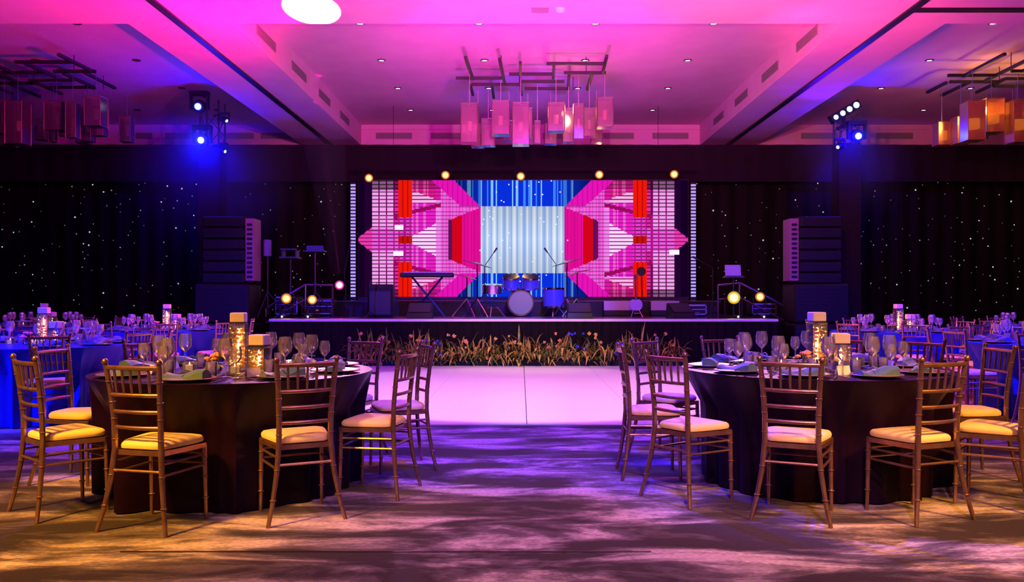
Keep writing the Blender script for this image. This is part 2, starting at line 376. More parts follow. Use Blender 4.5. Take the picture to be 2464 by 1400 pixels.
t = thing('stage', ((SX0+SX1)/2, YF, 0)); cx = (SX0+SX1)/2; hw = (SX1-SX0)/2
B(-hw, hw, .03, 5.2, .1, ZT-.06).build('deck_frame', M_blackpl, t)
B(-hw, hw, .02, 5.2, ZT-.06, ZT).build('deck', M_stagef, t)
B(-hw, hw, -.02, .02, ZT-.045, ZT).build('edge_trim', M_lip, t)
drape(-hw, hw, -.01, .0, ZT-.05, .025, .16, 3).build('skirt', M_skirt, t)
tag(t, 'black skirted stage with a bright front edge', 'stage')
t = thing('stage_riser', (0, YR, ZT))
B(xa(795, YR), xa(1730, YR), .02, 2.4, .0, ZR-ZT-.03).build('riser_front', M_blackpl, t)
B(xa(790, YR), xa(1735, YR), 0, 2.4, ZR-ZT-.03, ZR-ZT).build('riser_deck', M_stagef, t)
tag(t, 'low black riser under the drums and big screen', 'riser')

# LED screen -------------------------------------------------
YL = 20.05
def s2l(c): return tuple((x/255/12.92 if x <= 10 else ((x/255+.055)/1.055)**2.4) for x in c)
rs = random.Random(3); colr = [rs.random() for _ in range(500)]; rowr = [rs.random() for _ in range(300)]
def screen_col(px, py):
    d = px-1258; a = abs(d); b = abs(py-577); ci = int((px-860)/4.0) % 500; rr = colr[ci]; dash = (int((py-435)/3) % 3) == 0
    if b < 79 and a < 100:
        k = [(150, 178, 232), (196, 214, 240), (226, 236, 250), (172, 196, 238)][ci % 4]
        k = tuple(x*(1-.12*(b/79)) for x in k); return k
    bl = 100+(b-79)*1.02
    if b >= 79 and a < bl:
        k = (8, 45, 215) if rr < .62 else ((60, 130, 245) if rr < .85 else (130, 190, 255))
        f = 1-.55*max(0, (a-80)/85); return tuple(x*f for x in k)
    if b >= 79 and a < bl+48+(b-79)*.1 and a > 60:
        k = (226, 18, 178); return k if (ci % 3) else (200, 12, 160)
    h = 79-(a-100)*.42
    if a < 180 and b < h:
        if a < 145: k = (226, 14, 148) if ci % 2 else (205, 10, 138)
        elif a < 169: k = (205, 4, 26)
        else: k = (96, 14, 84)
        return k
    if a < 196:
        k = (238, 70, 205) if (ci % 2) else (225, 110, 215)
        return tuple(x*.72 for x in k) if dash else k
    if a > 363:
        if b < (397-a)*.75+4: return (228, 60, 170) if not dash else (150, 20, 110)
        return (34, 2, 46) if a < 380 else (20, 1, 34)
    if 266 < a < 298 and (b > 55 or b < 9):
        f = 1 if b > 55 else .8
        return tuple(x*f for x in ((232, 24, 8) if (ci % 3) else (190, 6, 6)))
    ch = abs(b-(100-(a-196)*.0)); dm = 1.0
    if b > 120: dm = .55
    # dark chevron line
    if a < 310 and abs(b-(88+(a-180)*.30-(a-180)*.55)) < 5: return (150, 10, 92)
    if 196 <= a < 266:
        if a < 208: k = (242, 130, 235) if b < 96 else (222, 24, 165)
        elif b < 40-(a-208)*.55: k = (250, 212, 250) if not dash else (220, 70, 205)
        elif 88 < b < 118-(266-a)*.35: k = (246, 178, 232) if not dash else (200, 30, 130)
        elif b >= 88: k = (214, 26, 140) if rr < .6 else (236, 90, 170)
        else: k = (232, 30, 196) if rr < .7 else (240, 100, 215)
        if dash: k = tuple(x*.72 for x in k)
        return tuple(x*(1 if b < 122 else .8) for x in k)
    if 298 <= a <= 363 or 258 <= a < 298:
        cols = [(346, 363), (328, 343), (312, 325), (299, 308), (258, 268), (272, 282), (286, 296)]
        on = any(u <= a <= v for u, v in cols)
        if not on: return tuple(x*dm for x in ((110, 6, 92) if b > 60 else (170, 16, 140)))
        if a < 310: k = (225, 40, 150)
        else: k = (243, 158, 234)
        if b < 26: k = (236, 90, 215)
        if a < 298: k = (232, 60, 200)
        if dash: k = tuple(x*.42 for x in k)
        return tuple(x*dm for x in k)
    return (60, 5, 60)
def build_screen():
    x0, x1, y0, y1 = 863, 1655, 434, 714; nx, ny = 264, 94
    t = thing('led_screen', (0, YL, ZR))
    vs = []; fs = []; cs = []
    for j in range(ny+1):
        for i in range(nx+1): p = at(x0+(x1-x0)*i/nx, y1+(y0-y1)*j/ny, YL); vs.append((p.x, -.03, p.z-ZR))
    rnd = random.Random(8); sp = {}
    for _ in range(46): sp[(rnd.randrange(96, 168), rnd.randrange(0, ny))] = 1
    fl = []
    for (fx, fy, w_) in ((960, 548, 10), (960, 610, 12), (1622, 606, 12)): fl.append((fx, fy, w_))
    for j in range(ny):
        for i in range(nx):
            q = j*(nx+1)+i; fs.append((q, q+1, q+nx+2, q+nx+1))
            px = x0+(x1-x0)*(i+.5)/nx; py = y1+(y0-y1)*(j+.5)/ny
            c = screen_col(px, py)
            if (i, j) in sp: c = (225, 240, 255)
            for fx, fy, w_ in fl:
                if abs(px-fx) < w_ and abs(py-fy) < 6: c = (255, 240, 255)
            c = s2l(c); cs += [(c[0], c[1], c[2], 1)]
    mb = MB().add(vs, fs)
    m = bpy.data.materials.new('led_display'); m.use_nodes = True; nt = m.node_tree; nt.nodes.clear()
    e = nt.nodes.new('ShaderNodeEmission'); o = nt.nodes.new('ShaderNodeOutputMaterial'); a = nt.nodes.new('ShaderNodeAttribute'); a.attribute_name = 'led'
    e.inputs[1].default_value = 1.05; nt.links.new(a.outputs['Color'], e.inputs[0]); nt.links.new(e.outputs[0], o.inputs[0])
    try: m.cycles.emission_sampling = 'NONE'
    except Exception: pass
    ob = mb.build('display', m, t)
    at_ = ob.data.color_attributes.new('led', 'FLOAT_COLOR', 'CORNER')
    flat = []
    for c in cs: flat += list(c)*4
    at_.data.foreach_set('color', flat)
    B(xa(x0, YL)-.02, xa(x1, YL)+.02, -.02, .12, 0, za(y0, YL)-ZR+.02).build('cabinet', M_blackpl, t)
    tag(t, 'big LED screen showing pink chevrons and a pale blue centre', 'screen')
build_screen()
for px, lb in ((850, 'left'), (1668, 'right')):
    t = thing('led_strip', (xa(px, YL), YL, ZR)); hh = za(438, YL)-ZR
    B(-.07, .07, -.01, .05, 0, hh).build('housing', M_blackpl, t)
    mb = MB(); n = 34
    for i in range(n): mb.box(-.055, .055, -.03, -.01, .08+i*(hh-.1)/n, .08+i*(hh-.1)/n+.045)
    mb.build('pixel', M_dash, t)['kind'] = 'stuff'
    tag(t, 'vertical violet LED strip at the %s side of the big screen' % lb, 'light strip', 'LED strips beside the screen')

HALO = {'amber_lens': M_haloamber, 'magenta_lens': M_halomag, 'yellow_lens': M_haloyel, 'blue_lens': M_haloblue}
# par lamps -------------------------------------------------------
def par(loc, aim, lens, label, power=0, color=None, s=1, stand=False, floor=None, cone=60, group=None):
    t = thing('stage_light', loc); d = (Vector(aim)-Vector(loc)).normalized(); R = d.to_track_quat('-Z', 'Y').to_matrix().to_4x4()
    h = MB().lathe([(.05*s, .14*s), (.075*s, .10*s), (.095*s, .0), (.10*s, -.05*s), (.09*s, -.05*s), (.085*s, -.02*s)], 16, M=R, cap=False).build('housing', M_blackpl, t)
    MB().lathe([(.0001, -.037*s), (.060*s, -.037*s)], 16, M=R).build('lens', lens, t)
    MB().lathe([(.060*s, -.036*s), (.088*s, -.030*s)], 16, M=R, cap=False).build('reflector', HALO[lens.name], t)
    yk = MB().tube([(-.12*s, 0, 0), (-.12*s, 0, .13*s), (.12*s, 0, .13*s), (.12*s, 0, 0)], .008*s, 6) if floor is None else MB().tube([(-.12*s, 0, 0), (-.12*s, 0, floor-loc[2]+.01), (.12*s, 0, floor-loc[2]+.01), (.12*s, 0, 0)], .008*s, 6)
    yk.build('yoke', M_gun, t)
    tag(t, label, 'stage light', group)
    if power:
        l = lamp('lamp_light', Vector(loc)+d*.09*s, aim, color, power, cone, .5, .03)
        l.parent = t; l.location = d*.09*s
    return t
order5 = ['leftmost', 'second from left', 'middle', 'second from right', 'rightmost']
t = thing('lighting_bar', (0, 19.45, za(405, 19.45)))
x0, x1 = xa(850, 19.45), xa(1680, 19.45)
MB().tube([(x0, 0, 0), (x1, 0, 0)], .025, 8).build('bar', M_black, t)
for q in (x0+.9, x1-.9): MB().tube([(q, 0, 0), (q, 0, ZC-t.location.z)], .005, 6).build('hanging_cable', M_black, t)
tag(t, 'thin black lighting bar hung above the big screen', 'lighting bar')
for i, (px, py) in enumerate(((888, 428), (1072, 421), (1253, 424), (1442, 420), (1622, 419))):
    p = at(px, py, 19.45); par(p, (p.x*.6, 6, 1), M_bulbamber, 'amber stage lamp above the screen, %s of five' % order5[i], 25, (1, .5, .12), 1.05, group='amber lamps over the screen', cone=90, floor=za(405, 19.45)-.035)
par(at(690, 718, 16.3), (-3.6, 5, 1.2), M_bulbamber, 'bright amber lamp by the cases at stage left end', 60, (1, .5, .12), 1.1, floor=ZT, cone=110)
par(at(752, 721, 16.4), (-3.2, 5, 1.0), M_bulbamber, 'dimmer amber lamp between cases and magenta lamp', 20, (1, .35, .05), 1.0, floor=ZT, cone=110)
par(at(817, 686, 16.8), (-1.5, 5, 1.6), M_bulbmag, 'magenta glowing lamp left of the black amplifier', 60, (1, .05, .5), 1.0, floor=ZT, cone=110)
par(at(1765, 716, 16.3), (3, 5, 1.3), M_bulbyel, 'large yellow lamp below the right stair rail', 60, (1, .75, .15), 1.35, floor=ZT, cone=110)
par(at(1828, 714, 16.3), (3.6, 5, 1.2), M_bulbamber, 'orange lamp nearest the right end of stage', 30, (1, .4, .08), 1.0, floor=ZT, cone=110)

# blue towers ------------------------------------------------------
def fixture_head(loc, aim, label, n=1, power=0, tx=0, s_=1):
    t = thing('moving_light', loc); d = (Vector(aim)-Vector(loc)).normalized(); R = d.to_track_quat('-Z', 'Y').to_matrix().to_4x4()
    MB().lathe([(.07, .16), (.12, .12), (.135, 0), (.12, -.12), (.085, -.14), (.08, -.12)], 16, M=R, cap=False).build('head', M_blackpl, t)
    MB().lathe([(.0001, -.130), (.066, -.130)], 16, M=R).build('lens', M_bulbblue, t)
    MB().lathe([(.066, -.129), (.085, -.124)], 16, M=R, cap=False).build('reflector', M_haloblue, t)
    MB().box(-.19, -.15, -.05, .05, -.06, .26).box(.15, .19, -.05, .05, -.06, .26).box(-.19, .19, -.07, .07, .22, .30).build('yoke', M_blackpl, t)
    MB().tube([(0, 0, .26), ((tx-loc[0])/s_, (YT-.20-loc[1])/s_, .26)], .025/s_, 8).build('bracket', M_blackpl, t)
    if power:
        l = lamp('lamp_light', (0, 0, 0), aim, (.02, .03, 1), power, 150, .9, .03); l.parent = t; l.location = d*.15
        l.rotation_euler = d.to_track_quat('-Z', 'Y').to_euler()
    return tag(t, label, 'stage light')
YT = 18.0
t = thing('lighting_tower', (xa(2036, YT), YT, 0)); hh = za(348, YT)
tw = MB()
for a in (-.19, .19):
    for b in (-.19, .19): tw.tube([(a, b, 0), (a, b, hh+.55)], .02, 6)
tw.build('truss_leg', M_gun, t); br = MB()
for i in range(12):
    z0 = i*.42
    for (a, b, c, d) in ((-.19, -.19, .19, -.19), (.19, -.19, .19, .19), (.19, .19, -.19, .19), (-.19, .19, -.19, -.19)): br.tube([(a, b, z0), (c, d, z0+.42)], .01, 5)
br.build('brace', M_gun, t)
def sock_mesh(hw_, h):
    vs = []; fs = []; m = 24
    for j in range(9):
        for k in range(m):
            u = 2*PI*k/m; r = hw_/max(abs(math.cos(u)), abs(math.sin(u)))*(1+.015*math.sin(u*7+j)); vs.append((r*math.cos(u), r*math.sin(u), h*j/8))
    for j in range(8):
        for k in range(m): fs.append((j*m+k, j*m+(k+1) % m, (j+1)*m+(k+1) % m, (j+1)*m+k))
    return MB().add(vs, fs, True)
sock_mesh(.225, hh).build('drape_sleeve', M_black, t)
tag(t, 'black draped truss tower right of the stage carrying blue lights', 'tower')
p = at(2035, 268, YT-.45); t = thing('light_bar', p)
dv = Vector((xa(2062, YT)-xa(2000, YT), -.0, za(240, YT)-za(277, YT))).normalized()
R = Matrix.Rotation(-math.atan2(dv.z, dv.x), 4, 'Y')
B(-.33, .33, -.02, .14, -.09, .09, M=R).build('housing', M_blackpl, t)
ln = MB()
for i in range(4):
    c = R @ Vector((-.24+.16*i, -.05, .0)); ln.lathe([(.0001, 0), (.052+.004*i, 0)], 14, c, M=Matrix.Rotation(PI/2, 4, 'X'))
    o = MB().lathe([(.0001, 0), (.052+.004*i, 0)], 14, c+Vector((0, .02, 0)), M=Matrix.Rotation(PI/2, 4, 'X')).build('lens', M_bulbblue, t)
B(-.03, .03, .10, .45, -.3, -.24).box(-.03, .03, .08, .14, -.3, 0).build('bracket', M_blackpl, t)
tag(t, 'tilted bar of four blue lamps on the right tower', 'stage light')
fixture_head(at(2061, 327, YT-.5), (5.5, 0, 1.0), 'round blue moving light under the bar on right tower', power=90, tx=xa(2036, YT)+.1)
fixture_head(at(2020, 352, YT-.42), (0, 12, 1.0), 'small blue moving light turned inward on right tower', tx=xa(2036, YT)-.1, s_=.55).scale = (.55,)*3
# left tower
xl = xa(512, YT)
t = thing('lighting_tower', (xl, YT, 0)); tw = MB()
for a in (-.19, .19):
    for b in (-.19, .19): tw.tube([(a, b, 0), (a, b, 5.3)], .02, 6)
tw.build('truss_leg', M_blackpl, t); br = MB()
for i in range(12):
    z0 = i*.42
    for (a, b, c, d) in ((-.19, -.19, .19, -.19), (.19, -.19, .19, .19), (.19, .19, -.19, .19), (-.19, .19, -.19, -.19)): br.tube([(a, b, z0), (c, d, z0+.42)], .01, 5)
br.build('brace', M_blackpl, t); sock_mesh(.225, hh-.1).build('drape_sleeve', M_black, t)
tag(t, 'black draped truss tower behind the left loudspeaker stack', 'tower')
fixture_head(at(480, 256, YT-.5), (-4.5, 0, 1.0), 'upper round blue moving light on the left tower', power=0, tx=xa(512, YT)-.1)
fixture_head(at(487, 337, YT-.5), (-4.5, 0, 1.0), 'lower round blue moving light on the left tower', power=110, tx=xa(512, YT)-.1)
fixture_head(at(541, 288, YT-.42), (0, 14, 1.0), 'upper small blue light turned inward on left tower', tx=xa(512, YT)+.1, s_=.5).scale = (.5,)*3
fixture_head(at(537, 362, YT-.42), (0, 14, 1.0), 'lower small blue light turned inward on left tower', tx=xa(512, YT)+.1, s_=.5).scale = (.5,)*3
lamp('tower_blue', (xa(500, 19.2), 19.2, 4.3), (xa(500, 20.4), 20.4, 4.0), (.0, .0, 1), 500, 110, 1, .05)
lamp('tower_blue', (xa(2040, 19.4), 19.4, 4.2), (xa(2040, 20.4), 20.4, 4.0), (.0, .0, 1), 220, 110, 1, .05)
lamp('tower_up_blue', (xa(560, 17.2), 17.2, 3.9), (-5.2, 15.2, 5.4), (.02, .0, 1), 35, 70, 1, .05)
lamp('tower_up_blue', (xa(1990, 17.0), 17.0, 3.9), (5.4, 15.2, 5.4), (.12, .0, 1), 130, 70, 1, .05)

# loudspeakers ------------------------------------------------------
def speaker_stack(px, side, label):
    Y = 16.6; t = thing('loudspeaker_stack', (xa(px, Y), Y, 0)); k = F/Y; wd = .80; top = za(522, Y); low = za(682, Y)
    for i in range(6):
        z0 = low+(top-low)*i/6; z1 = low+(top-low)*(i+1)/6-.012
        b = B(-wd/2, wd/2, -.30, .30, z0, z1, bev=.02).build('cabinet', M_blackpl, t)
        g = MB()
        for q in range(5): g.box(-wd/2+.06, wd/2-.06, -.31, -.30, z0+.03+q*(z1-z0-.06)/5, z0+.03+q*(z1-z0-.06)/5+.012)
        g.build('grille', M_blackpl, b)
    sd = side*(wd/2)
    fr = MB()
    fr.box(min(sd, sd+side*.16), max(sd, sd+side*.16), -.24, .2, low+.05, top-.05)
    f = fr.build('flying_frame', mat('frame_grey_purple_lit', (.26, .12, .30), .5), t)  # purple stage light put into the frame's colour
    h = MB()
    for q in range(12): z0 = low+.1+q*(top-low-.2)/12; h.box(sd+side*.03, sd+side*.13, -.255, -.24, z0, z0+.045) if side > 0 else h.box(sd-.13, sd-.03, -.255, -.24, z0, z0+.045)
    h.build('lacing_holes', M_blackpl, f)
    for z0, z1 in ((0.0, low/2-.01), (low/2, low-.01)):
        b = B(-.52, .52, -.38, .38, z0+.01, z1, bev=.03).build('subwoofer', M_blackpl, t)
        g = MB()
        for q in range(9): g.box(-.46, .46, -.39, -.38, z0+.06+q*(z1-z0-.1)/9, z0+.075+q*(z1-z0-.1)/9)
        g.build('grille', M_blackpl, b)
    tag(t, label, 'loudspeaker')
speaker_stack(550, 1, 'tall black loudspeaker stack left of the stage')
speaker_stack(1962, -1, 'tall black loudspeaker stack right of the stage')

# stage equipment ---------------------------------------------------
def drum(root, name, c, r, h, shellm, tilt=0, axis='z'):
    R = Matrix.Rotation(PI/2, 4, 'X') if axis == 'y' else Matrix.Rotation(tilt, 4, 'X')
    d = MB().lathe([(r, -h/2), (r, h/2)], 24, c, M=R).build(name, shellm, root)
    MB().lathe([(r*1.0, h/2-.02), (r*1.05, h/2-.02), (r*1.05, h/2+.01), (r*.98, h/2+.01)], 24, c, M=R).lathe([(r*.98, -h/2-.01), (r*1.05, -h/2-.01), (r*1.05, -h/2+.02), (r, -h/2+.02)], 24, c, M=R).build('hoop', M_chrome, d)
    return d
def drumkit():
    Y = 17.25; t = thing('drum_kit', (xa(1253, Y), Y, ZT)); sh = mat('drum_shell', (.05, .06, .25), .2, coat=.5); t.scale = (1.15, 1, 1.12)
    bd = drum(t, 'bass_drum', (0, 0, .25), .22, .4, sh, axis='y')
    MB().lathe([(.0001, .215), (.205, .215)], 24, (0, 0, .25), M=Matrix.Rotation(PI/2, 4, 'X')).build('drum_head', mat('drum_head', (.13, .15, .10), .3, coat=.3), t)['label'] = 'pale round bass drum head'
    drum(t, 'tom', (-.17, .05, .62), .14, .2, sh, .35); drum(t, 'tom', (.17, .05, .62), .14, .2, sh, .35)
    drum(t, 'floor_tom', (.58, .2, .34), .19, .34, sh); drum(t, 'snare_drum', (-.5, .25, .50), .17, .14, M_chrome, .1)
    st = MB()
    for (x, y, h) in ((-.75, -.05, .95), (.80, .0, .98), (-.95, .3, .72), (1.0, .35, .8)):
        s = MB().tube([(x, y, .28), (x, y, h)], .012, 6)
        for q in range(3):
            u = q*2.1+x; s.tube([(x, y, .32), (x+.26*math.cos(u), y+.26*math.sin(u), .0)], .011, 5)
        s.build('cymbal_stand', M_chrome, t)
        tl = .28*(1 if x < 0 else -1)
        MB().lathe([(.0001, .02), (.05, .012), (.27, -.01), (.27, -.014)], 24, (x, y, h), M=Matrix.Rotation(tl, 4, 'Y')).build('cymbal', M_bronze, t)
    for (x, y) in ((-.5, .25), (.58, .2)):
        s = MB()
        for q in range(3): u = q*2.1+.4; s.tube([(x, y, .16), (x+.1*math.cos(u), y+.1*math.sin(u), .16), (x+.24*math.cos(u), y+.24*math.sin(u), 0)], .01, 5)
        s.build('drum_stand', M_chrome, t)
    MB().tube([(-.17, .05, .5), (0, .02, .44), (.17, .05, .5)], .012, 6).build('tom_mount', M_chrome, t)
    s = MB().lathe([(.16, .42), (.17, .46), (.16, .50), (.0001, .50)], 16, (0, .62, 0)).tube([(0, .62, 0), (0, .62, .43)], .015, 6).build('drum_stool', M_blackpl, t)
    tag(t, 'drum kit with pale bass drum head in front of the screen', 'drum kit')
drumkit()
def mic_stand(base, top, tip, label):
    t = thing('microphone_stand', base); b = Vector(base)
    s = MB().tube([(0, 0, .03), Vector(top)-b], .011, 6)
    s.build('pole', M_blackpl, t)
    q = MB()
    for k in range(3): u = k*2.094+.5; q.tube([(0, 0, .12), (.22*math.cos(u), .22*math.sin(u), .0)], .009, 5)
    q.build('tripod_leg', M_blackpl, t)
    MB().tube([Vector(top)-b, Vector(tip)-b], .008, 5).build('boom', M_blackpl, t)
    d = (Vector(tip)-Vector(top)).normalized(); c = Vector(tip)-b
    MB().tube([c, c+d*.12, c+d*.13], [.014, .022, .012], 8).build('microphone', M_gun, t)
    tag(t, label, 'microphone stand')
def P(px, py, Y): return tuple(at(px, py, Y))
mic_stand((xa(1166, 18.7), 18.7, ZR), P(1166, 640, 18.7), P(1188, 608, 18.7), 'boom microphone stand rising left of the drums')
mic_stand((xa(1335, 18.75), 18.75, ZR), P(1338, 636, 18.75), P(1318, 608, 18.75), 'boom microphone stand rising right of the drums')
mic_stand((xa(832, 18.5), 18.5, ZR), P(828, 655, 18.5), P(841, 590, 18.5), 'thin microphone stand by the left LED strip')
mic_stand((xa(1715, 16.9), 16.9, ZT), P(1716, 645, 16.9), P(1680, 625, 16.9), 'boom microphone stand right of the big screen')
# keyboard
Y = 17.4; t = thing('keyboard', (xa(1028, Y), Y, za(667, Y)))
B(-.53, .53, -.16, .16, 0, .09, bev=.015).build('body', M_blackpl, t)
B(-.47, .47, -.15, -.03, .09, .10).build('keys', M_china, t); tag(t, 'long black keyboard on a crossed stand', 'keyboard')
t2 = thing('keyboard_stand', (xa(1028, Y), Y, ZT)); h = za(667, Y)-ZT
for s in (-1, 1):
    MB().tube([(s*.35, -.1, 0), (-s*.30, -.1, h)], .013, 6).tube([(s*.35, .12, 0), (-s*.30, .12, h)], .013, 6).build('leg', M_blackpl, t2)
MB().tube([(.35, -.1, .01), (.35, .12, .01)], .014, 6).tube([(-.35, -.1, .01), (-.35, .12, .01)], .014, 6).build('foot_bar', M_gun, t2)
tag(t2, 'crossed metal stand under the black keyboard', 'keyboard stand')
def amp(px, py, Y, w_, h, z, label, mm=M_blackpl):
    t = thing('amplifier', (xa(px, Y), Y, z)); B(-w_/2, w_/2, -.18, .18, 0.02, h, bev=.02).build('cabinet', mm, t)
    B(-w_/2+.04, w_/2-.04, -.19, -.18, .06, h*.78).build('grille', M_gun, t)
    mb = MB()
    for i in range(5): mb.lathe([(.015, 0), (.015, .02)], 8, (-w_/2+.08+i*(w_-.16)/4, -.18, h*.88), M=Matrix.Rotation(PI/2, 4, 'X'))
    mb.build('knob', M_chrome, t); MB().tube([(-.1, 0, h), (-.1, 0, h+.03), (.1, 0, h+.03), (.1, 0, h)], .008, 5).build('handle', M_blackpl, t)
    B(-w_/2+.02, w_/2-.02, -.15, .15, 0, .02).build('foot', M_blackpl, t); tag(t, label, 'amplifier'); return t
amp(918, 0, 16.9, .48, za(684, 16.9)-ZT, ZT, 'tall black amplifier left of the keyboard')
mic_stand((xa(888, 16.5), 16.5, ZT), P(888, 712, 16.5), P(890, 690, 16.5), 'short microphone stand before the tall amplifier')
for px0, px1, lb in ((1453, 1522, 'left'), (1566, 1634, 'right')):
    Y = 17.6; t = thing('stage_case', ((xa(px0, Y)+xa(px1, Y))/2, Y, ZT)); hw2 = (xa(px1, Y)-xa(px0, Y))/2; h = za(724, Y)-ZT
    B(-hw2, hw2, -.01, .3, 0.02, h, bev=.01).build('body', M_blackpl, t); B(-hw2, hw2, -.02, -.008, h*.40, h).build('face_panel', mat('panel_grey', (.45, .38, .42), .4), t)
    B(-hw2+.03, hw2-.03, 0, .28, 0, .02).build('foot', M_blackpl, t)
    tag(t, 'low case with a pale front panel, %s one below screen right' % lb, 'case', 'low cases on the right of the stage')
def guitar(px, Y, label):
    t = thing('guitar', (xa(px, Y), Y, ZT)); t.scale = (.78,)*3; b = MB(); vs = []; m = 28
    R = Matrix.Rotation(-.2, 4, 'X')
    for z_, s_ in ((-.02, .95), (-.01, 1), (.02, 1), (.03, .95)):
        for k in range(m):
            u = 2*PI*k/m; r = (.155+.045*math.cos(2*u)-.02*math.sin(u))*s_
            vs.append(R @ Vector((r*math.cos(u)*.85, z_, r*math.sin(u)*1.25+.33)))
    fs = [tuple(range(m)), tuple(range(4*m-1, 3*m-1, -1))]
    for j in range(3):
        for k in range(m): fs.append((j*m+k, j*m+m+k, j*m+m+(k+1) % m, j*m+(k+1) % m))
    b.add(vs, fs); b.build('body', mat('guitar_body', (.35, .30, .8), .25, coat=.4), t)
    B(-.022, .022, -.03, 0, .45, .98, M=R).box(-.035, .035, -.025, 0, .98, 1.10, M=R).build('neck', M_gun, t)
    MB().tube([(-.15, -.12, 0), (0, .12, .35), (.15, -.12, 0)], .01, 5).tube([(0, .12, .35), (0, .2, 0)], .01, 5).tube([(-.08, -.1, .10), (.08, -.1, .10)], .01, 5).build('guitar_stand', M_chrome, t)
    tag(t, label, 'guitar')
guitar(1531, 17.0, 'violet lit guitar standing between the two low cases')
mic_stand((xa(1546, 17.3), 17.3, ZT), P(1543, 668, 17.3), P(1543, 660, 17.3), 'upright microphone with round pop screen')
t = thing('pop_screen', P(1543, 653, 17.25)); MB().lathe([(.07, -.01), (.09, -.01), (.09, .01), (.07, .01), (.07, -.01)], 20, M=Matrix.Rotation(PI/2, 4, 'X')).build('ring', M_blackpl, t)
MB().lathe([(.0001, 0), (.075, 0)], 20, M=Matrix.Rotation(PI/2, 4, 'X')).build('mesh_disc', M_blackpl, t); tag(t, 'round black pop screen over an upright microphone', 'pop screen')
# left-end equipment stands
def light_stand(px, Y, top, z, label, kind):
    t = thing('stand', (xa(px, Y), Y, z)); h = za(top, Y)-z
    MB().tube([(0, 0, .05), (0, 0, h*.6)], .02, 8).tube([(0, 0, h*.6), (0, 0, h)], .014, 8).build('pole', M_gun, t)
    q = MB()
    for k in range(3): u = k*2.094+.3; q.tube([(0, 0, .5), (.38*math.cos(u), .38*math.sin(u), .01)], .013, 5)
    q.build('tripod_leg', M_gun, t)
    if kind == 0: B(-.06, .06, -.08, .06, h-.02, h+.30, bev=.01).build('control_box', mat('violet_box', (.14, .10, .4), .4), t)
    elif kind == 1:
        B(-.17, .17, -.2, .2, h, h+.03).box(-.15, .15, -.18, .18, h+.16, h+.19).box(-.15, -.12, -.1, .1, h, h+.19).box(.12, .15, -.1, .1, h, h+.19).build('shelf', M_gun, t)
    else: B(-.20, .20, -.12, .12, h, h+.02, M=Matrix.Rotation(.0, 4, 'X')).box(-.16, .16, -.02, 0, h+.02, h+.12).build('tray', M_gun, t)
    tag(t, label, 'stand', 'equipment stands left of the stage')
light_stand(644, 16.9, 614, ZT, 'equipment stand with upright violet box', 0)
light_stand(699, 17.1, 622, ZT, 'equipment stand with two tier shelf', 1)
light_stand(758, 16.6, 606, ZT, 'equipment stand with flat tray nearest the screen', 2)
def road_case(px0, px1, py0, Y, z, label, d=.5):
    a, b = xa(px0, Y), xa(px1, Y); h = za(py0, Y)-z; t = thing('road_case', ((a+b)/2, Y, z)); q = (b-a)/2
    B(-q+.01, q-.01, 0, d, .05, h, bev=.01).build('body', M_blackpl, t)
    e = MB()
    for xx in (-q, q-.02):
        e.box(xx, xx+.02, -.012, .01, .05, h)
    e.box(-q, q, -.012, .01, h-.025, h+.003).box(-q, q, -.012, .01, .05, .07).box(-q, q, -.012, .01, h*.6, h*.6+.015)
    e.build('edge_rail', M_alu, t)
    c = MB()
    for xx in (-q+.08, q-.08):
        for yy in (.06, d-.06): c.lathe([(.025, 0), (.025, .05)], 10, (xx, yy, 0))
    c.build('caster', M_blackpl, t)
    B(-.05, .05, -.02, 0, h*.35, h*.42).build('latch', M_chrome, t)
    tag(t, label, 'flight case'); return t
road_case(662, 716, 714, 17.2, ZT, 'black flight case with metal rails at stage left')
road_case(726, 800, 722, 17.5, ZT, 'wide black flight case behind the dimmer amber lamp')
t = road_case(1810, 1868, 730, 17.2, ZT, 'low flight case behind the orange lamp on right')
def monitor(px, Y, label, rz=0):
    t = thing('stage_monitor', (xa(px, Y), Y, ZT), rz)
    vs = [(-.24, -.15, 0), (.24, -.15, 0), (.24, .18, 0), (-.24, .18, 0), (-.22, -.10, .10), (.22, -.10, .10), (.22, .18, .28), (-.22, .18, .28)]
    MB().add(vs, [(3, 2, 1, 0), (4, 5, 6, 7), (0, 1, 5, 4), (1, 2, 6, 5), (2, 3, 7, 6), (3, 0, 4, 7)]).build('cabinet', M_blackpl, t)
    MB().add([(-.2, -.092, .118), (.2, -.092, .118), (.2, .16, .285), (-.2, .16, .285)], [(0, 1, 2, 3)]).build('grille', M_gun, t)
    tag(t, label, 'stage monitor', 'wedge monitors on the stage')
monitor(1010, 16.1, 'wedge monitor in front of the keyboard stand'); monitor(1395, 16.1, 'wedge monitor right of the drum kit'); monitor(1640, 16.2, 'wedge monitor near the right LED strip', .3)
t = road_case(1655, 1700, 733, 16.9, ZT, 'small case between right monitor and yellow lamp', .3)
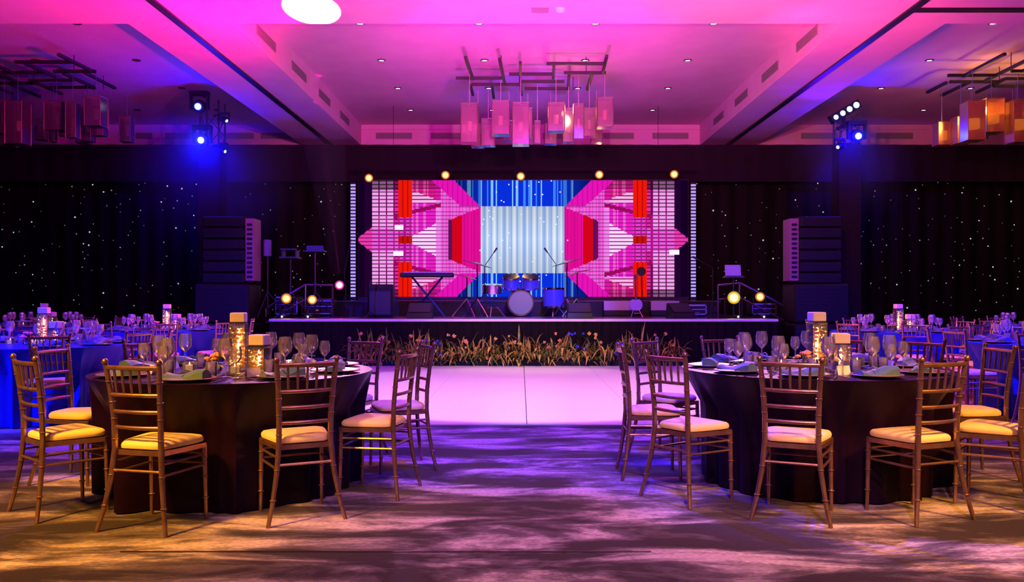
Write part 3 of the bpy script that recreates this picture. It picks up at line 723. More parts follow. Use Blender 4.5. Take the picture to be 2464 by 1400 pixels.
# stairs rails
def rail(px, pts, label):
    Y = 16.9; t = thing('stair_rail', (xa(px, Y), Y, 0))
    b = Vector((xa(px, Y), Y, 0)); pp = [at(x, y, Y)-b for x, y in pts]
    MB().tube(pp, .022, 8).build('handrail', M_alu, t); MB().tube([p-Vector((0, 0, .28)) for p in pp], .016, 8).build('middle_rail', M_alu, t)
    for i, p in enumerate((pp[0], pp[len(pp)//2], pp[-1])):
        MB().tube([p, (p.x, p.y, ZT if abs(p.x+b.x) < 4.65*1.09 else 0.0)], .018, 8).build('post', M_alu, t)
    tag(t, label, 'handrail', 'handrails at the stage ends')
rail(1760, [(1728, 686), (1780, 681), (1895, 740)], 'metal handrail sloping down at the right stage end')
rail(760, [(800, 686), (735, 685), (640, 742)], 'metal handrail sloping down at the left stage end')
def steps(side, label):
    t = thing('stage_steps', ((SX1 if side > 0 else SX0), 17.4, 0))
    for i in range(4):
        h = ZT*(4-i)/5; x0, x1 = (.01+i*.27, .01+(i+1)*.27)
        (B(x0, x1, 0, 1.0, h-.04, h) if side > 0 else B(-x1, -x0, 0, 1.0, h-.04, h)).build('tread', M_blackpl, t)
        (MB().box(x0+.1, x0+.14, .02, .06, 0, h-.04).box(x0+.1, x0+.14, .92, .96, 0, h-.04) if side > 0 else MB().box(-x0-.14, -x0-.1, .02, .06, 0, h-.04).box(-x0-.14, -x0-.1, .92, .96, 0, h-.04)).build('leg', M_gun, t)
    tag(t, label, 'steps')
steps(1, 'black steps up to the stage at its right end'); steps(-1, 'black steps up to the stage at its left end')
t = thing('laptop_stand', (xa(1765, 16.5), 16.5, ZT)); h = za(668, 16.5)-ZT
MB().tube([(0, 0, .02), (0, 0, h)], .016, 8).build('pole', M_gun, t); MB().lathe([(.2, 0), (.2, .015), (.02, .03)], 20).build('base', M_gun, t); B(-.18, .18, -.13, .13, h, h+.02).build('tray', M_gun, t)
tag(t, 'single pole stand carrying a laptop at stage right', 'stand')
t = thing('laptop', (xa(1765, 16.5), 16.5, ZT+h+.02)); B(-.16, .16, -.11, .11, 0, .018).build('keyboard_base', M_gun, t)
B(-.15, .15, -.004, .008, 0, .22, M=Matrix.Translation((.02, .10, .015)) @ Matrix.Rotation(-.25, 4, 'X')).build('display', mat('laptop_violet', (.25, .16, .5), .35, emit=(.2, .1, .9), es=.25), t)
tag(t, 'violet lit laptop on the stand above the yellow lamp', 'laptop')
for i, px in enumerate((680, 742, 1875-1, 2100-1)):
    if i < 2: X, Y_ = xa([680, 742][i], 15.9), 15.9
    else: X, Y_ = xa([1775, 1837][i-2], 15.85), 15.85
    t = thing('cable_light', (X, Y_, ZT)); B(-.05, .05, -.04, .04, 0, .06, bev=.008).build('housing', M_blackpl, t); MB().ball((0, -.045, .035), .018, 8, 6).build('led', M_bulbw, t)
    tag(t, 'small white marker light on the stage edge, %s' % ['far left', 'second from left', 'second from right', 'far right'][i], 'marker light', 'marker lights on the stage edge')

# ------------------------------------------------------------ flowers along the stage
def leaf(mb, base, az, el, L, w_, droop):
    p = Vector(base); vs = []; n = 5; d = Vector((math.cos(az)*math.cos(el), math.sin(az)*math.cos(el), math.sin(el)))
    side = Vector((-math.sin(az), math.cos(az), 0))
    for i in range(n+1):
        u = i/n; ww = w_*math.sin(PI*min(1, u*.92+.06))
        vs += [p-side*ww, p+side*ww]; p = p+d*(L/n); d = (d-Vector((0, 0, droop/n))).normalized()
    mb.add(vs, [(2*i, 2*i+1, 2*i+3, 2*i+2) for i in range(n)], True)
fx0, fx1 = xa(852, 15.38), xa(1640, 15.38); nf = 14
fpos = ['leftmost', 'second from left', 'third from left', 'fourth from left', 'fifth from left', 'sixth from left', 'seventh from left', 'seventh from right', 'sixth from right', 'fifth from right', 'fourth from right', 'third from right', 'second from right', 'rightmost']
for i in range(nf):
    r = random.Random(300+i); x = fx0+(fx1-fx0)*(i+.5)/nf; t = thing('floral_arrangement', (x, 15.46, 0))
    g = MB(); g2 = MB(); hs = r.uniform(.50, .66)
    for q in range(95):
        b = (r.uniform(-.2, .2), r.uniform(-.03, .05), r.uniform(.05, .30)); az = r.uniform(0, 2*PI); el = r.uniform(.35, 1.5)
        if math.sin(az)*math.cos(el) > .15: az = -az
        leaf(g if q % 2 else g2, b, az, el, r.uniform(.15, hs)*(.55 if abs(math.cos(az)) > .8 and q % 3 else .95), r.uniform(.008, .022), r.uniform(.5, 3.0))
    g.build('green_leaves', M_leaf, t)['kind'] = 'stuff'; g2.build('olive_leaves', M_leaf2, t)['kind'] = 'stuff'
    fl = MB()
    for q in range(r.randint(4, 7)):
        c = (r.uniform(-.2, .2), r.uniform(-.12, -.02), r.uniform(.15, .6)); s = r.uniform(.016, .028)
        for k in range(5): u = k*2*PI/5+r.random(); fl.ball((c[0]+s*.8*math.cos(u), c[1], c[2]+s*.8*math.sin(u)), s*.6, 6, 4)
        fl.ball((c[0], c[1]-s*.4, c[2]), s*.4, 6, 4)
    fm = M_blue if i in (3, 9, 11) else (M_peach if i % 4 == 0 else M_yel)
    fl.build('blossom', fm, t)['kind'] = 'stuff'
    B(-.2, .2, -.06, .06, 0, .12, bev=.01).build('planter', M_blackpl, t)
    tag(t, '%s of the spiky leaf and flower arrangements along the stage, %s' % (fpos[i], 'with blue blossoms' if fm is M_blue else ('with peach blossoms' if fm is M_peach else 'with yellow blossoms')), 'flower arrangement', 'floral arrangements along the stage front')
lamp('flower_warm', (0.3, 11.4, 4.9), (.1, 15.6, .45), (1, .78, .16), 650, 44, .9)

# ------------------------------------------------------------ chair
def make_chair():
    t = thing('chiavari_chair', (0, 0, 0))
    def ringed(pts, r, nodes):
        mb = MB().tube(pts, r, 8)
        def pt(z):
            for a, b in zip(pts, pts[1:]):
                if a[2] <= z <= b[2]: u = (z-a[2])/(b[2]-a[2]+1e-9); return tuple(a[i]+(b[i]-a[i])*u for i in range(3))
            return pts[-1]
        for z in nodes:
            c = pt(z); mb.lathe([(.010, -.006), (.0185, -.002), (.0185, .002), (.010, .006)], 8, c)
        return mb
    for s in (-1, 1):
        pts = [(s*.213, -.235, 0), (s*.185, -.212, .12), (s*.158, -.190, .28), (s*.143, -.178, .44), (s*.143, -.182, .58), (s*.150, -.198, .73), (s*.163, -.220, .875), (s*.166, -.226, .895)]
        mb = ringed(pts, [.0115, .0130, .0150, .0160, .0155, .0150, .0145, .012], [.14, .30, .49, .60, .69, .80])
        mb.lathe([(.008, 0), (.016, .006), (.017, .016), (.012, .026), (.0001, .032)], 8, (s*.1665, -.227, .893))
        mb.build('back_post', M_gold, t)
    for s in (-1, 1):
        ringed([(s*.178, .165, 0), (s*.176, .160, .22), (s*.174, .155, .425)], [.0105, .013, .015], [.12, .24, .35]).build('leg', M_gold, t)
    def railcurve(z, r):
        hw_ = .143+max(0, (z-.58))*.065; yb = -.18-max(0, z-.58)*.135
        return [(hw_*u, yb-.022*(1-u*u), z) for u in (-1, -.6, -.2, .2, .6, 1)]
    MB().tube(railcurve(.875, 0), .0130, 8).build('top_rail', M_gold, t)
    for z in (.73, .64, .555): MB().tube(railcurve(z, 0), .0105, 8).build('back_rail', M_gold, t)
    for k in range(5):
        u = (k-2)/3.05; hw0 = .153*u; hw1 = .162*u
        y0 = -.18-(.73-.58)*.135-.022*(1-u*u); y1 = -.18-.295*.135-.022*(1-u*u)
        MB().tube([(hw0, y0, .73), (hw0*.5+hw1*.5, (y0+y1)/2, .80), (hw1, y1, .875)], [.006, .0085, .006], 6).build('spindle', M_gold, t)
    # seat frame
    def outline(s, d=0):
        P_ = [(-.150-d, -.175-d), (.150+d, -.175-d), (.192+d, .145), (.178+d, .170+d), (-.178-d, .170+d), (-.192-d, .145)]
        return P_
    def slab(z0, z1, d):
        P_ = outline(1, d); n = len(P_)
        return MB().add([(x, y, z0) for x, y in P_]+[(x, y, z1) for x, y in P_], [tuple(range(n-1, -1, -1)), tuple(range(n, 2*n))]+[(i, (i+1) % n, (i+1) % n+n, i+n) for i in range(n)])
    slab(.405, .432, 0).build('seat_frame', M_gold, t)
    # cushion: super-ellipse pillow
    vs = []; fs = []; m = 36; prof = [(.0, .433), (.90, .433), (.985, .440), (1.0, .452), (.985, .464), (.93, .474), (.75, .482), (.4, .486), (.0, .487)]
    for (q, z) in prof:
        for k in range(m):
            u = 2*PI*k/m; c, s = math.cos(u), math.sin(u); e = .42
            x = math.copysign(abs(c)**e, c); y = math.copysign(abs(s)**e, s)
            wx = .172+.030*y; vs.append((x*wx*q, y*.178*q-.002, z+.002*math.sin(3*u)*q))
    for j in range(len(prof)-1):
        for k in range(m): fs.append((j*m+k, j*m+(k+1) % m, (j+1)*m+(k+1) % m, (j+1)*m+k))
    MB().add(vs, fs, True).build('cushion', M_cush, t)
    for s in (-1, 1):
        for z in (.365, .305):
            MB().tube([(s*(.143+(.44-z)*.11), -.178-(.44-z)*.08, z), (s*.175, .157, z)], .0075, 6).build('side_stretcher', M_gold, t)
    MB().tube([(-.155, -.188, .325), (.155, -.188, .325)], .008, 6).build('rear_stretcher', M_gold, t)
    for z in (.37, .315): MB().tube([(-.174, .158, z), (.174, .158, z)], .0075, 6).build('front_stretcher', M_gold, t)
    remember(t); return t
chair0 = make_chair()
NCH = [0]
def chair(mid, n, label, group):
    n = Vector((n[0], n[1])).normalized(); x, y = mid[0]+n.x*.232, mid[1]+n.y*.232
    o = place_first(chair0, (x, y, 0), math.atan2(n.y, n.x)-PI/2); NCH[0] += 1
    return tag(o, label, 'chair', group)

# ------------------------------------------------------------ tableware prototypes
def make_glass(name, prof, cup):
    o = MB().lathe(prof, 16, cap=False).build(name, M_glass); return o
def wine(h, r, name):
    return make_glass(name, [(.034, 0), (.034, .002), (.006, .006), (.0045, .03), (.0045, h*.45), (.012, h*.48), (r*.85, h*.60), (r, h*.72), (r*.92, h*.88), (r*.78, h)], 0)
gA = wine(.235, .045, 'wine_glass'); gB = wine(.19, .036, 'wine_glass'); 
gC = make_glass('water_tumbler', [(.028, 0), (.032, .004), (.036, .09), (.034, .09), (.030, .008), (.0001, .006)], 0)
def make_plate():
    t = thing('charger_plate', (0, 0, 0)); MB().lathe([(.0001, .004), (.10, .004), (.125, .012), (.155, .016), (.155, .012), (.10, 0), (.0001, 0)], 28).build('dish', M_plate, t)
    MB().lathe([(.147, .0165), (.155, .019), (.158, .016), (.155, .013)], 28).build('rim', M_rim, t); remember(t); return t
plate0 = make_plate()
def make_napkin(m, name='folded_napkin'):
    mb = MB(); nx, ny = 12, 5; vs = []; fs = []
    for j in range(ny+1):
        for i in range(nx+1):
            u = i/nx*2-1; v = j/ny*2-1
            vs.append((u*.125, v*.055*(1-.15*u), .030*(1-.75*v*v)+.012*math.sin(u*3+v)+.018*max(0, u)))
    b0 = len(vs); vs += [(x, y, .0) for x, y, z in vs]
    for j in range(ny):
        for i in range(nx): q = j*(nx+1)+i; fs.append((q, q+1, q+nx+2, q+nx+1)); fs.append((q+b0+nx+1, q+b0+nx+2, q+b0+1, q+b0))
    for i in range(nx): fs.append((i, i+b0, i+b0+1, i+1)); q = ny*(nx+1)+i; fs.append((q+1, q+1+b0, q+b0, q))
    for j in range(ny): q = j*(nx+1); fs.append((q+nx+1, q+nx+1+b0, q+b0, q)); q += nx; fs.append((q, q+b0, q+b0+nx+1, q+nx+1))
    mb.add(vs, fs, True); mb.tube([(-.02, -.06, .034), (-.02, 0, .045), (-.02, .06, .03)], .004, 5)
    return mb.build(name, m)
nap0 = make_napkin(M_teal); nap1 = make_napkin(M_navy)
def make_votive():
    t = thing('votive_candle', (0, 0, 0)); MB().box(-.036, .036, -.036, .036, 0, .008).box(-.036, .036, -.036, -.031, .008, .065).box(-.036, .036, .031, .036, .008, .065).box(-.036, -.031, -.031, .031, .008, .065).box(.031, .036, -.031, .031, .008, .065).build('holder', M_vase, t)
    MB().lathe([(.026, .008), (.027, .045), (.0001, .043)], 14).build('wax', M_wax, t); MB().lathe([(.0001, .045), (.004, .051), (.003, .058), (.0001, .066)], 8).build('flame', M_flame, t); remember(t); return t
vot0 = make_votive()
def make_card():
    return MB().add([(-.045, -.02, 0), (.045, -.02, 0), (.045, 0, .055), (-.045, 0, .055), (.045, .02, 0), (-.045, .02, 0)], [(0, 1, 2, 3), (3, 2, 4, 5)]).build('place_card', M_card)
card0 = make_card()
def make_fork(name, tines):
    mb = MB().box(-.005, .005, -.10, .045, 0, .003)
    if tines:
        mb.box(-.011, .011, .045, .058, 0, .003)
        for k in range(4): mb.box(-.011+k*.0062, -.0085+k*.0062, .058, .095, 0, .003)
    else: mb.add([(-.007, .045, 0), (.009, .045, 0), (.009, .09, 0), (-.002, .11, 0), (-.007, .045, .003), (.009, .045, .003), (.009, .09, .003), (-.002, .11, .003)], [(3, 2, 1, 0), (4, 5, 6, 7), (0, 1, 5, 4), (1, 2, 6, 5), (2, 3, 7, 6), (3, 0, 4, 7)])
    return mb.build(name, M_steel)
fork0 = make_fork('fork', 1); knife0 = make_fork('knife', 0)
def make_vase(petal, h, w_, name):
    t = thing(name, (0, 0, 0)); a = w_/2; g = MB()
    g.box(-a, a, -a, a, 0, .012).box(-a, a, -a, -a+.004, .012, h).box(-a, a, a-.004, a, .012, h).box(-a, -a+.004, -a+.004, a-.004, .012, h).box(a-.004, a, -a+.004, a-.004, .012, h)
    g.build('glass_column', M_vase, t)
    r = random.Random(int(h*1000)); fl = MB(); n = int(h/.028)
    for k in range(n):
        for q in range(5):
            c = (r.uniform(-a*.66, a*.66), r.uniform(-a*.66, a*.66), .03+k*.026); s = r.uniform(.012, .017)
            fl.ball(c, s, 7, 5, .8)
            for e in range(4): u = e*PI/2+r.random(); fl.ball((c[0]+s*.7*math.cos(u), c[1]+s*.7*math.sin(u), c[2]), s*.6, 6, 4)
    fl.build('petal_fill', petal, t)['kind'] = 'stuff'
    fy = MB()
    for k in range(int(h*170)):
        u = r.uniform(0, 6.3); q = max(abs(math.cos(u)), abs(math.sin(u))); fy.ball((a*.86*math.cos(u)/q, a*.86*math.sin(u)/q, r.uniform(.03, h*.95)), .0042, 6, 4)
    fy.build('added_sparkle', M_sparkle, t)['kind'] = 'stuff'  # added glowing dots, put in for sparkle over the petals
    MB().tube([(0, 0, .02), (0, 0, h*.92)], .010, 8).build('light_core', M_core, t)
    st = MB()
    for q in range(4): u = q*1.6; st.tube([(a*.3*math.cos(u), a*.3*math.sin(u), .012), (a*.5*math.cos(u+.5), a*.5*math.sin(u+.5), h*.95)], .002, 4)
    st.build('stem', M_leaf, t)
    MB().box(-a*.95, a*.95, -a*.95, a*.95, h+.012, h+.018).build('dark_plate', M_plate, t)
    B(-a*.92, a*.92, -a*.92, a*.92, h+.018, h+.018+w_*.62, bev=.006).build('candle_block', M_card, t)
    MB().box(-a, a, -a, a, h, h+.012).build('lid', M_vase, t)
    remember(t); return t
tall_o = make_vase(M_peach, .30, .105, 'tall_square_vase'); short_o = make_vase(M_peach, .15, .115, 'short_square_vase')
tall_p = make_vase(M_pinkpet, .295, .105, 'tall_square_vase'); short_p = make_vase(M_pinkpet, .145, .115, 'short_square_vase')
def make_posy(pet, seed):
    r = random.Random(seed); t = thing('flower_posy', (0, 0, 0)); MB().lathe([(.03, 0), (.04, .005), (.045, .05), (.04, .05), (.0001, .045)], 14, cap=False).build('bowl', M_vase, t)
    g = MB(); f = MB()
    for q in range(26): leaf(g, (r.uniform(-.02, .02), r.uniform(-.02, .02), .04), r.uniform(0, 6.3), r.uniform(.1, 1.4), r.uniform(.06, .12), .008, 1.0)
    for q in range(12):
        u = r.uniform(0, 6.3); el = r.uniform(.2, 1.5); d = r.uniform(.05, .075); c = (d*math.cos(u)*math.cos(el), d*math.sin(u)*math.cos(el), .055+d*math.sin(el)); s = .016
        for e in range(5): v = e*1.257; f.ball((c[0]+s*.7*math.cos(v), c[1]+s*.7*math.sin(v), c[2]), s*.6, 6, 4)
        f.ball((c[0], c[1], c[2]+s*.3), s*.5, 6, 4)
    g.build('foliage', M_leaf, t)['kind'] = 'stuff'; f.build('blossom', pet, t)['kind'] = 'stuff'; remember(t); return t
posy_o = make_posy(M_peach, 5); posy_p = make_posy(M_pinkpet, 6)

# ------------------------------------------------------------ tables
def cloth(az, seed, m):
    r = random.Random(seed); n = 216; zs = [0.008, .1, .25, .40, .52, .62, .70, .745, .758]; vs = []; fs = []
    ph = [r.uniform(0, 6.3) for _ in range(4)]
    for z in zs:
        h = (.758-z)/.758
        for k in range(n):
            u = 2*PI*k/n
            near = max((math.cos(u-a) for a in az), default=-1); ang = math.acos(max(-1, min(1, near)))
            push = max(0, min(1, (.40-ang)/.13)); push = push*push*(3-2*push)
            hh_ = min(1, h/.33); out = .895 if z < .75 else (.90 if z < .757 else .893)
            base = out-.02*hh_-push*.115*hh_
            w3 = math.sin(u*7+ph[3]); fold = (.036*math.sin(u*19+ph[0]+w3)+.014*math.sin(u*37+ph[1]+2*w3)+.010*math.sin(u*11+ph[2]))*min(1, h*1.6)*(1-.45*push)
            rr = base+fold-.01*h
            vs.append((rr*math.cos(u), rr*math.sin(u), z))
    for j in range(len(zs)-1):
        for k in range(n): fs.append((j*n+k, j*n+(k+1) % n, (j+1)*n+(k+1) % n, (j+1)*n+k))
    j = len(zs)-1; c = len(vs); vs.append((0, 0, .760))
    for k in range(n): fs.append((j*n+k, j*n+(k+1) % n, c))
    return MB().add(vs, fs, True).build('tablecloth', m)
def make_table():
    t = thing('round_table', (0, 0, 0)); MB().lathe([(.0001, .725), (.872, .725), (.875, .74), (.872, .752), (.0001, .752)], 48).build('tabletop', M_gun, t)
    for a, b in ((-1, -1), (-1, 1), (1, -1), (1, 1)): MB().tube([(a*.42, b*.35, 0), (a*.38, b*.32, .725)], .015, 6).build('leg', M_gun, t)
    remember(t); return t
table0 = make_table()
def vis(x, y, m=60):
    if y < .5: return False
    p = HX+x*F/y; return -m < p < 2464+m
TZ = .762
def table(cx, cy, chairs, tname, m, kinds, group, seats, seed, full=True):
    # chairs: list of (mid, normal); seats: names of the places
    c = Vector((cx, cy)); az = []
    tt = place_first(table0, (cx, cy, 0)); tag(tt, 'round banquet table under the cloth, ' + tname, 'table', 'round banquet tables')
    rnd = random.Random(seed); k = 0
    for (mid, n), seat in zip(chairs, seats):
        v = Vector(mid)-c
        if v.length < 1.205: v = v.normalized()*1.205
        mid2 = c+v
        if n is None: n = -v
        a = math.atan2(v.y, v.x)
        # azimuth of the seat front
        nn = Vector(n).normalized(); fr = mid2+nn*.40; az.append(math.atan2(fr.y-cy, fr.x-cx))
        if vis(mid2.x, mid2.y): chair(mid2, n, 'gold chiavari chair at %s, %s place' % (tname, seat), group)
        a = az[-1]; e = Vector((math.cos(a), math.sin(a))); s = Vector((-e.y, e.x)); rz = a+PI/2
        def pl(rad, off): q = c+e*rad+s*off; return (q.x, q.y, TZ)
        if not vis(*pl(.7, 0)[:2], 20): k += 1; continue
        P3 = pl(.70, 0)
        tag(place_first(plate0, P3, rz), 'dark charger plate at %s, %s place' % (tname, seat), 'plate', 'charger plates at ' + tname)
        np_ = nap0 if rnd.random() < .7 else nap1
        tag(place_first(np_, (P3[0], P3[1], TZ+.016), rz+rnd.uniform(-.25, .25)), '%s folded napkin at %s, %s place' % ('teal' if np_ is nap0 else 'blue', tname, seat), 'napkin', 'folded napkins at ' + tname)
        for g, rad, off, nm in ((gA, .47, .13, 'tall wine glass'), (gB, .53, .22, 'short wine glass'), (gC, .44, .03, 'water tumbler')):
            tag(place_first(g, pl(rad+rnd.uniform(-.01, .01), off), 0), '%s at %s, %s place' % (nm, tname, seat), 'glass', 'glassware at ' + tname)
        if full:
            tag(place_first(fork0, pl(.70, -.185), rz), 'steel fork at %s, %s place' % (tname, seat), 'fork', 'cutlery at ' + tname)
            tag(place_first(knife0, pl(.70, .185), rz), 'steel knife at %s, %s place' % (tname, seat), 'knife', 'cutlery at ' + tname)
            if k % 2 == 0: tag(place_first(card0, pl(.50, -.10), rz), 'cream tent card at %s, %s place' % (tname, seat), 'card', 'tent cards at ' + tname)
        k += 1
    o = cloth(az, seed, m); o.location = (cx, cy, 0)
    tag(o, '%s floor length cloth on %s' % ('deep navy' if m is M_cloth else 'painted blue-lit navy', tname), 'tablecloth', 'floor length tablecloths')
    tv, sv, po = kinds
    tag(place_first(tv, (cx+.02, cy, TZ), .12), 'tall square glass vase in the middle of ' + tname, 'vase', 'tall vases on the tables')
    tag(place_first(sv, (cx+.17, cy-.04, TZ), -.15), 'short square glass vase on ' + tname, 'vase', 'short vases on the tables')
    tag(place_first(po, (cx-.10, cy-.10, TZ), .5), 'small flower posy beside the tall vase on ' + tname, 'flowers', 'posies on the tables')
    for i, (dx, dy, nm) in enumerate(((-.26, -.12, 'left'), (.08, -.26, 'near'), (.33, .08, 'right'))):
        tag(place_first(vot0, (cx+dx, cy+dy, TZ), .3*i), 'glowing votive candle on %s, %s one' % (tname, nm), 'candle', 'votive candles on ' + tname)
LT = (-1.89, 5.74)
table(*LT, [((-2.82, 4.90), (.66, .75)), ((-2.04, 4.60), (.25, .96)), ((-1.23, 4.845), (-.457, .89)), ((-.723, 5.51), (-.977, .213)), ((-.68, 6.415), (-.93, -.36)),
            ((-1.25, 7.0), None), ((-2.1, 7.1), None), ((-2.95, 6.80), None), ((-3.22, 5.93), None)],
      'the left foreground table', M_cloth, (tall_o, short_o, posy_o), 'chairs at the left foreground table',
      ['near left', 'front left', 'front right', 'near right', 'far right', 'back right', 'back middle', 'back left', 'far left'], 11)
RT = (2.02, 5.95)
table(*RT, [((.878, 5.26), (.82, .57)), ((.70, 6.08), (1, -.02)), ((1.0, 6.98), None), ((1.69, 7.33), None), ((2.7, 7.22), None), ((3.2, 6.85), None), ((3.36, 6.05), None), ((3.05, 5.12), None),
            ((2.346, 4.77), (-.37, .93)), ((1.487, 4.765), (.42, .9))],
      'the right foreground table', M_cloth, (tall_o, short_o, posy_o), 'chairs at the right foreground table',
      ['near left', 'far left', 'back left', 'back middle-left', 'back middle-right', 'back right', 'far right', 'near right', 'front right', 'front left'], 12)
def ring(cx, cy, n, off, skip=()): return [((cx+1.24*math.cos(off+2*PI*i/n), cy+1.24*math.sin(off+2*PI*i/n)), None) for i in range(n)]
def names(n, off):
    out = []; cnt = {}
    for i in range(n):
        a = math.degrees(off+2*PI*i/n) % 360
        nm = ['right', 'right-back', 'back', 'left-back', 'left', 'left-front', 'front', 'right-front'][int(((a+22.5) % 360)/45)]
        cnt[nm] = cnt.get(nm, 0)+1
        out.append(nm if cnt[nm] == 1 else 'second ' + nm)
    return out
for (cx, cy, off, nm, m, kd, sd) in ((-4.95, 8.95, .38, 'the blue-lit table behind the left foreground table', M_cloth_bluelit, (tall_p, short_p, posy_p), 21),
                                   (-5.25, 12.8, .2, 'the blue-lit table near the left loudspeakers', M_cloth_bluelit, (tall_p, short_p, posy_p), 22),
                                   (-7.95, 14.4, .1, 'the farthest left table by the curtain', M_cloth_bluelit, (tall_p, short_p, posy_p), 23),
                                   (5.75, 9.3, .55, 'the blue-lit table at the right picture edge', M_cloth_bluelit, (tall_p, short_p, posy_p), 24),
                                   (5.40, 12.4, .3, 'the blue-lit table near the right loudspeakers', M_cloth_bluelit, (tall_o, short_o, posy_o), 25),
                                   (8.2, 13.7, .15, 'the farthest right table by the curtain', M_cloth_bluelit, (tall_p, short_p, posy_p), 26)):
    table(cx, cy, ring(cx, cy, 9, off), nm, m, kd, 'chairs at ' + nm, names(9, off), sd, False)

# ------------------------------------------------------------ chandeliers
BARS = [((1120, 138), (1138, 190)), ((1202, 142), (1214, 200)), ((1252, 150), (1252, 178)), ((1333, 155), (1331, 188)), ((1460, 135), (1450, 175)), ((1369, 180), (1367, 212)),
        ((1425, 178), (1413, 215)), ((1132, 205), (1138, 228)), ((1184, 203), (1188, 235)), ((1252, 197), (1255, 228)), ((1097, 188), (1215, 188)), ((1135, 203), (1255, 203)),
        ((1225, 178), (1331, 178)), ((1315, 153), (1455, 153)), ((1357, 175), (1458, 175)), ((1250, 196), (1358, 196)), ((1262, 213), (1370, 213))]
CZ = 5.28
def make_chandelier(name, lit):
    t = thing(name, (.28, 16.0, ZC)); zb = CZ-ZC
    pts = []
    for a, b in BARS:
        q = []
        for (px, py) in (a, b): d = (CZ-CH)*F/(HY-py); q.append(Vector(((px-HX)*d/F-.28, d-16.0, zb)))
        d = (q[1]-q[0]); L_ = d.length; R = Matrix.Translation(q[0]) @ Matrix.Rotation(math.atan2(d.y, d.x), 4, 'Z')
        B(0, L_, -.025, .025, -.025, .025, M=R).build('frame_bar', M_track, t)
    for (a, b) in ((-.62, -.6), (.9, -.5), (-.3, .35), (.75, .9)): MB().tube([(a, b, zb), (a, b, 0)], .007, 6).build('suspension_rod', M_track, t)
    pend = [(1130, 252, 345, 40, 15.6), (1205, 246, 326, 42, 16.0), (1253, 250, 350, 40, 15.8), (1175, 288, 352, 32, 16.6), (1293, 292, 345, 15, 16.4), (1338, 250, 318, 40, 15.9),
            (1368, 262, 344, 28, 16.5), (1392, 252, 335, 24, 15.7), (1418, 262, 330, 30, 16.2), (1455, 238, 308, 38, 15.6), (1150, 300, 355, 30, 16.9), (1225, 292, 340, 26, 17.0), (1325, 300, 348, 28, 17.0), (1435, 285, 345, 26, 16.9), (1270, 262, 330, 22, 17.1)]
    for i, (px, y0, y1, w_, Y) in enumerate(pend):
        X = xa(px, Y)-.28; z1 = za(y0, Y)-ZC; z0 = za(y1, Y)-ZC; r = w_*Y/F/2; g = MB(); c = (X, Y-16.0)
        g.box(c[0]-r, c[0]+r, c[1]-r, c[1]+r, z0, z0+.008); th = .006
        g.box(c[0]-r, c[0]+r, c[1]-r, c[1]-r+th, z0, z1).box(c[0]-r, c[0]+r, c[1]+r-th, c[1]+r, z0, z1).box(c[0]-r, c[0]-r+th, c[1]-r+th, c[1]+r-th, z0, z1).box(c[0]+r-th, c[0]+r, c[1]-r+th, c[1]+r-th, z0, z1)
        p = g.build('glass_shade', M_pendlit if lit else M_pend, t)
        fr = MB()
        for (sx, sy) in ((-1, -1), (1, -1), (1, 1), (-1, 1)): fr.tube([(c[0]+sx*r, c[1]+sy*r, z0), (c[0]+sx*r, c[1]+sy*r, z1)], .006, 4)
        fr.tube([(c[0]-r, c[1]-r, z1), (c[0]+r, c[1]-r, z1), (c[0]+r, c[1]+r, z1), (c[0]-r, c[1]+r, z1), (c[0]-r, c[1]-r, z1)], .007, 4)
        fr.build('shade_frame', M_gold, p)
        MB().tube([(c[0], c[1], z1-.02), (c[0], c[1], zb)], .006, 5).tube([(c[0]-r, c[1], z1), (c[0]+r, c[1], z1)], .005, 4).build('rod', M_alu, t)
        zc = z0+(z1-z0)*.45
        MB().lathe([(.0001, -.10), (r*(.8 if lit else .3), -.09), (r*(.8 if lit else .3), .08), (.0001, .09)], 10, (c[0], c[1], zc)).build('inner_tube', (M_tubelit if lit else M_tube), p)
    remember(t); return t
M_pendlit = glass('pendant_glass_amber_lit', (.95, .72, .35), .10, .25, .35, (.85, .5, .12))  # same shade glass with the amber lamp glow put into its colour
M_tube = mat('frosted_tube', (.72, .50, .42), .5)
M_tubelit = mat('lit_tube', (.8, .5, .15), .5, emit=(1, .52, .07), es=.9)
ch0 = make_chandelier('chandelier', False)
tag(ch0, 'black bar chandelier with clear glass shades above the dance floor', 'chandelier', 'bar and glass chandeliers')
tag(dup(ch0, (-8.85, 15.9, ZC), 0, (1, 1, 1)), 'dark unlit chandelier in the left ceiling bay', 'chandelier', 'bar and glass chandeliers')
chr_ = make_chandelier('chandelier', True); chr_.location = (9.25, 15.8, ZC)
tag(chr_, 'amber lit chandelier in the right ceiling bay', 'chandelier', 'bar and glass chandeliers')
for dx, dy in ((-.8, 0), (.5, .3)): 
    l = lamp('chandelier_light', (0, 0, 0), None, (1, .5, .10), 35, kind='POINT', rad=.1); l.parent = chr_; l.location = (dx, dy, -.9)
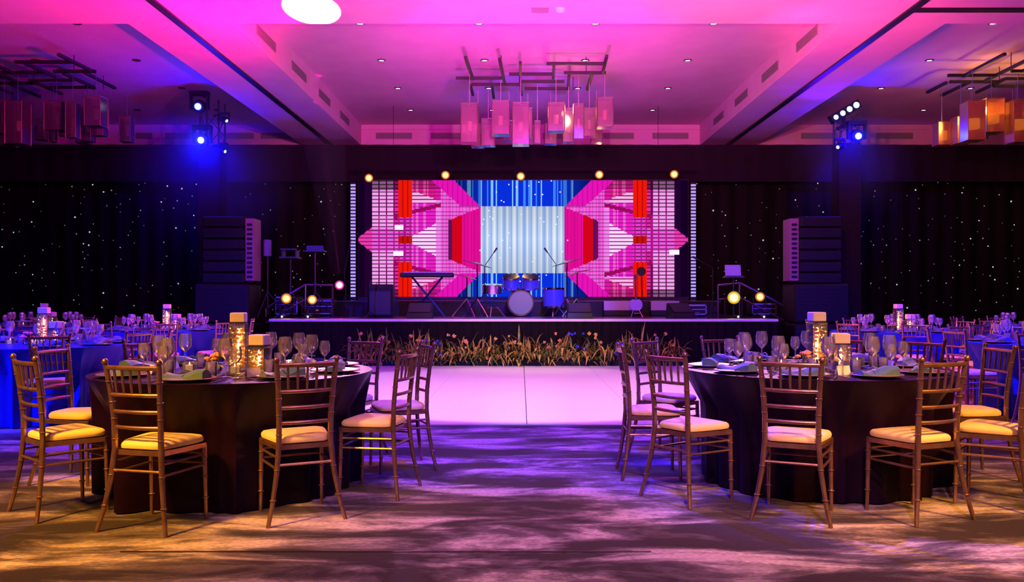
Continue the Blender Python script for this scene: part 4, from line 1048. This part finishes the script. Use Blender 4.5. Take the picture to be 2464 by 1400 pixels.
l = lamp('chandelier_light', (0, 0, 0), None, (1, .45, .25), 14, kind='POINT', rad=.1); l.parent = ch0; l.location = (.6, -.2, -.85)

def haze(name, loc, r, dens, label):
    m = bpy.data.materials.new(name); m.use_nodes = True; nt = m.node_tree; nt.nodes.clear(); N = nt.nodes; L = nt.links
    v = N.new('ShaderNodeVolumeScatter'); v.inputs['Anisotropy'].default_value = .2; o = N.new('ShaderNodeOutputMaterial')
    tc = N.new('ShaderNodeTexCoord'); gr = N.new('ShaderNodeTexGradient'); gr.gradient_type = 'QUADRATIC_SPHERE'
    mu = N.new('ShaderNodeMath'); mu.operation = 'MULTIPLY'; mu.inputs[1].default_value = dens
    L.new(tc.outputs['Object'], gr.inputs[0]); L.new(gr.outputs['Fac'], mu.inputs[0]); L.new(mu.outputs[0], v.inputs['Density']); L.new(v.outputs[0], o.inputs['Volume'])
    ob = MB().ball((0, 0, 0), 1, 24, 16).build(name, m); ob.location = loc; ob.scale = (r, r*.7, r)
    tag(ob, label, 'haze', kind='stuff'); return ob
haze('stage_haze', (xa(505, 18.0), 18.0, 4.1), 2.3, .7, 'blue lit haze around the lights on left tower')
haze('stage_haze', (xa(2045, 18.0), 18.0, 4.2), 1.6, .7, 'blue lit haze around the lights on right tower')

bp = at(817, 684, 16.8); be = at(779, 345, 16.8)
lamp('beam_light', tuple(bp+Vector((0, 0, .14))), tuple(be), (1, .0, .55), 500, 4, .3, .01)
m = bpy.data.materials['stage_haze']
o = MB().lathe([(.16, 0), (.30, 1.4), (.44, 2.75)], 20).build('beam_haze', None or m)
mm = m.copy(); o.data.materials[0] = mm
for n_ in list(mm.node_tree.nodes):
    if n_.type in ('TEX_GRADIENT', 'MATH', 'TEX_COORD'): mm.node_tree.nodes.remove(n_)
[n_ for n_ in mm.node_tree.nodes if n_.type == 'VOLUME_SCATTER'][0].inputs['Density'].default_value = .10
o.location = bp+Vector((0, 0, .2)); o.rotation_euler = (be-bp).to_track_quat('Z', 'Y').to_euler()
tag(o, 'faint magenta light beam rising from the magenta lamp', 'haze', kind='stuff')
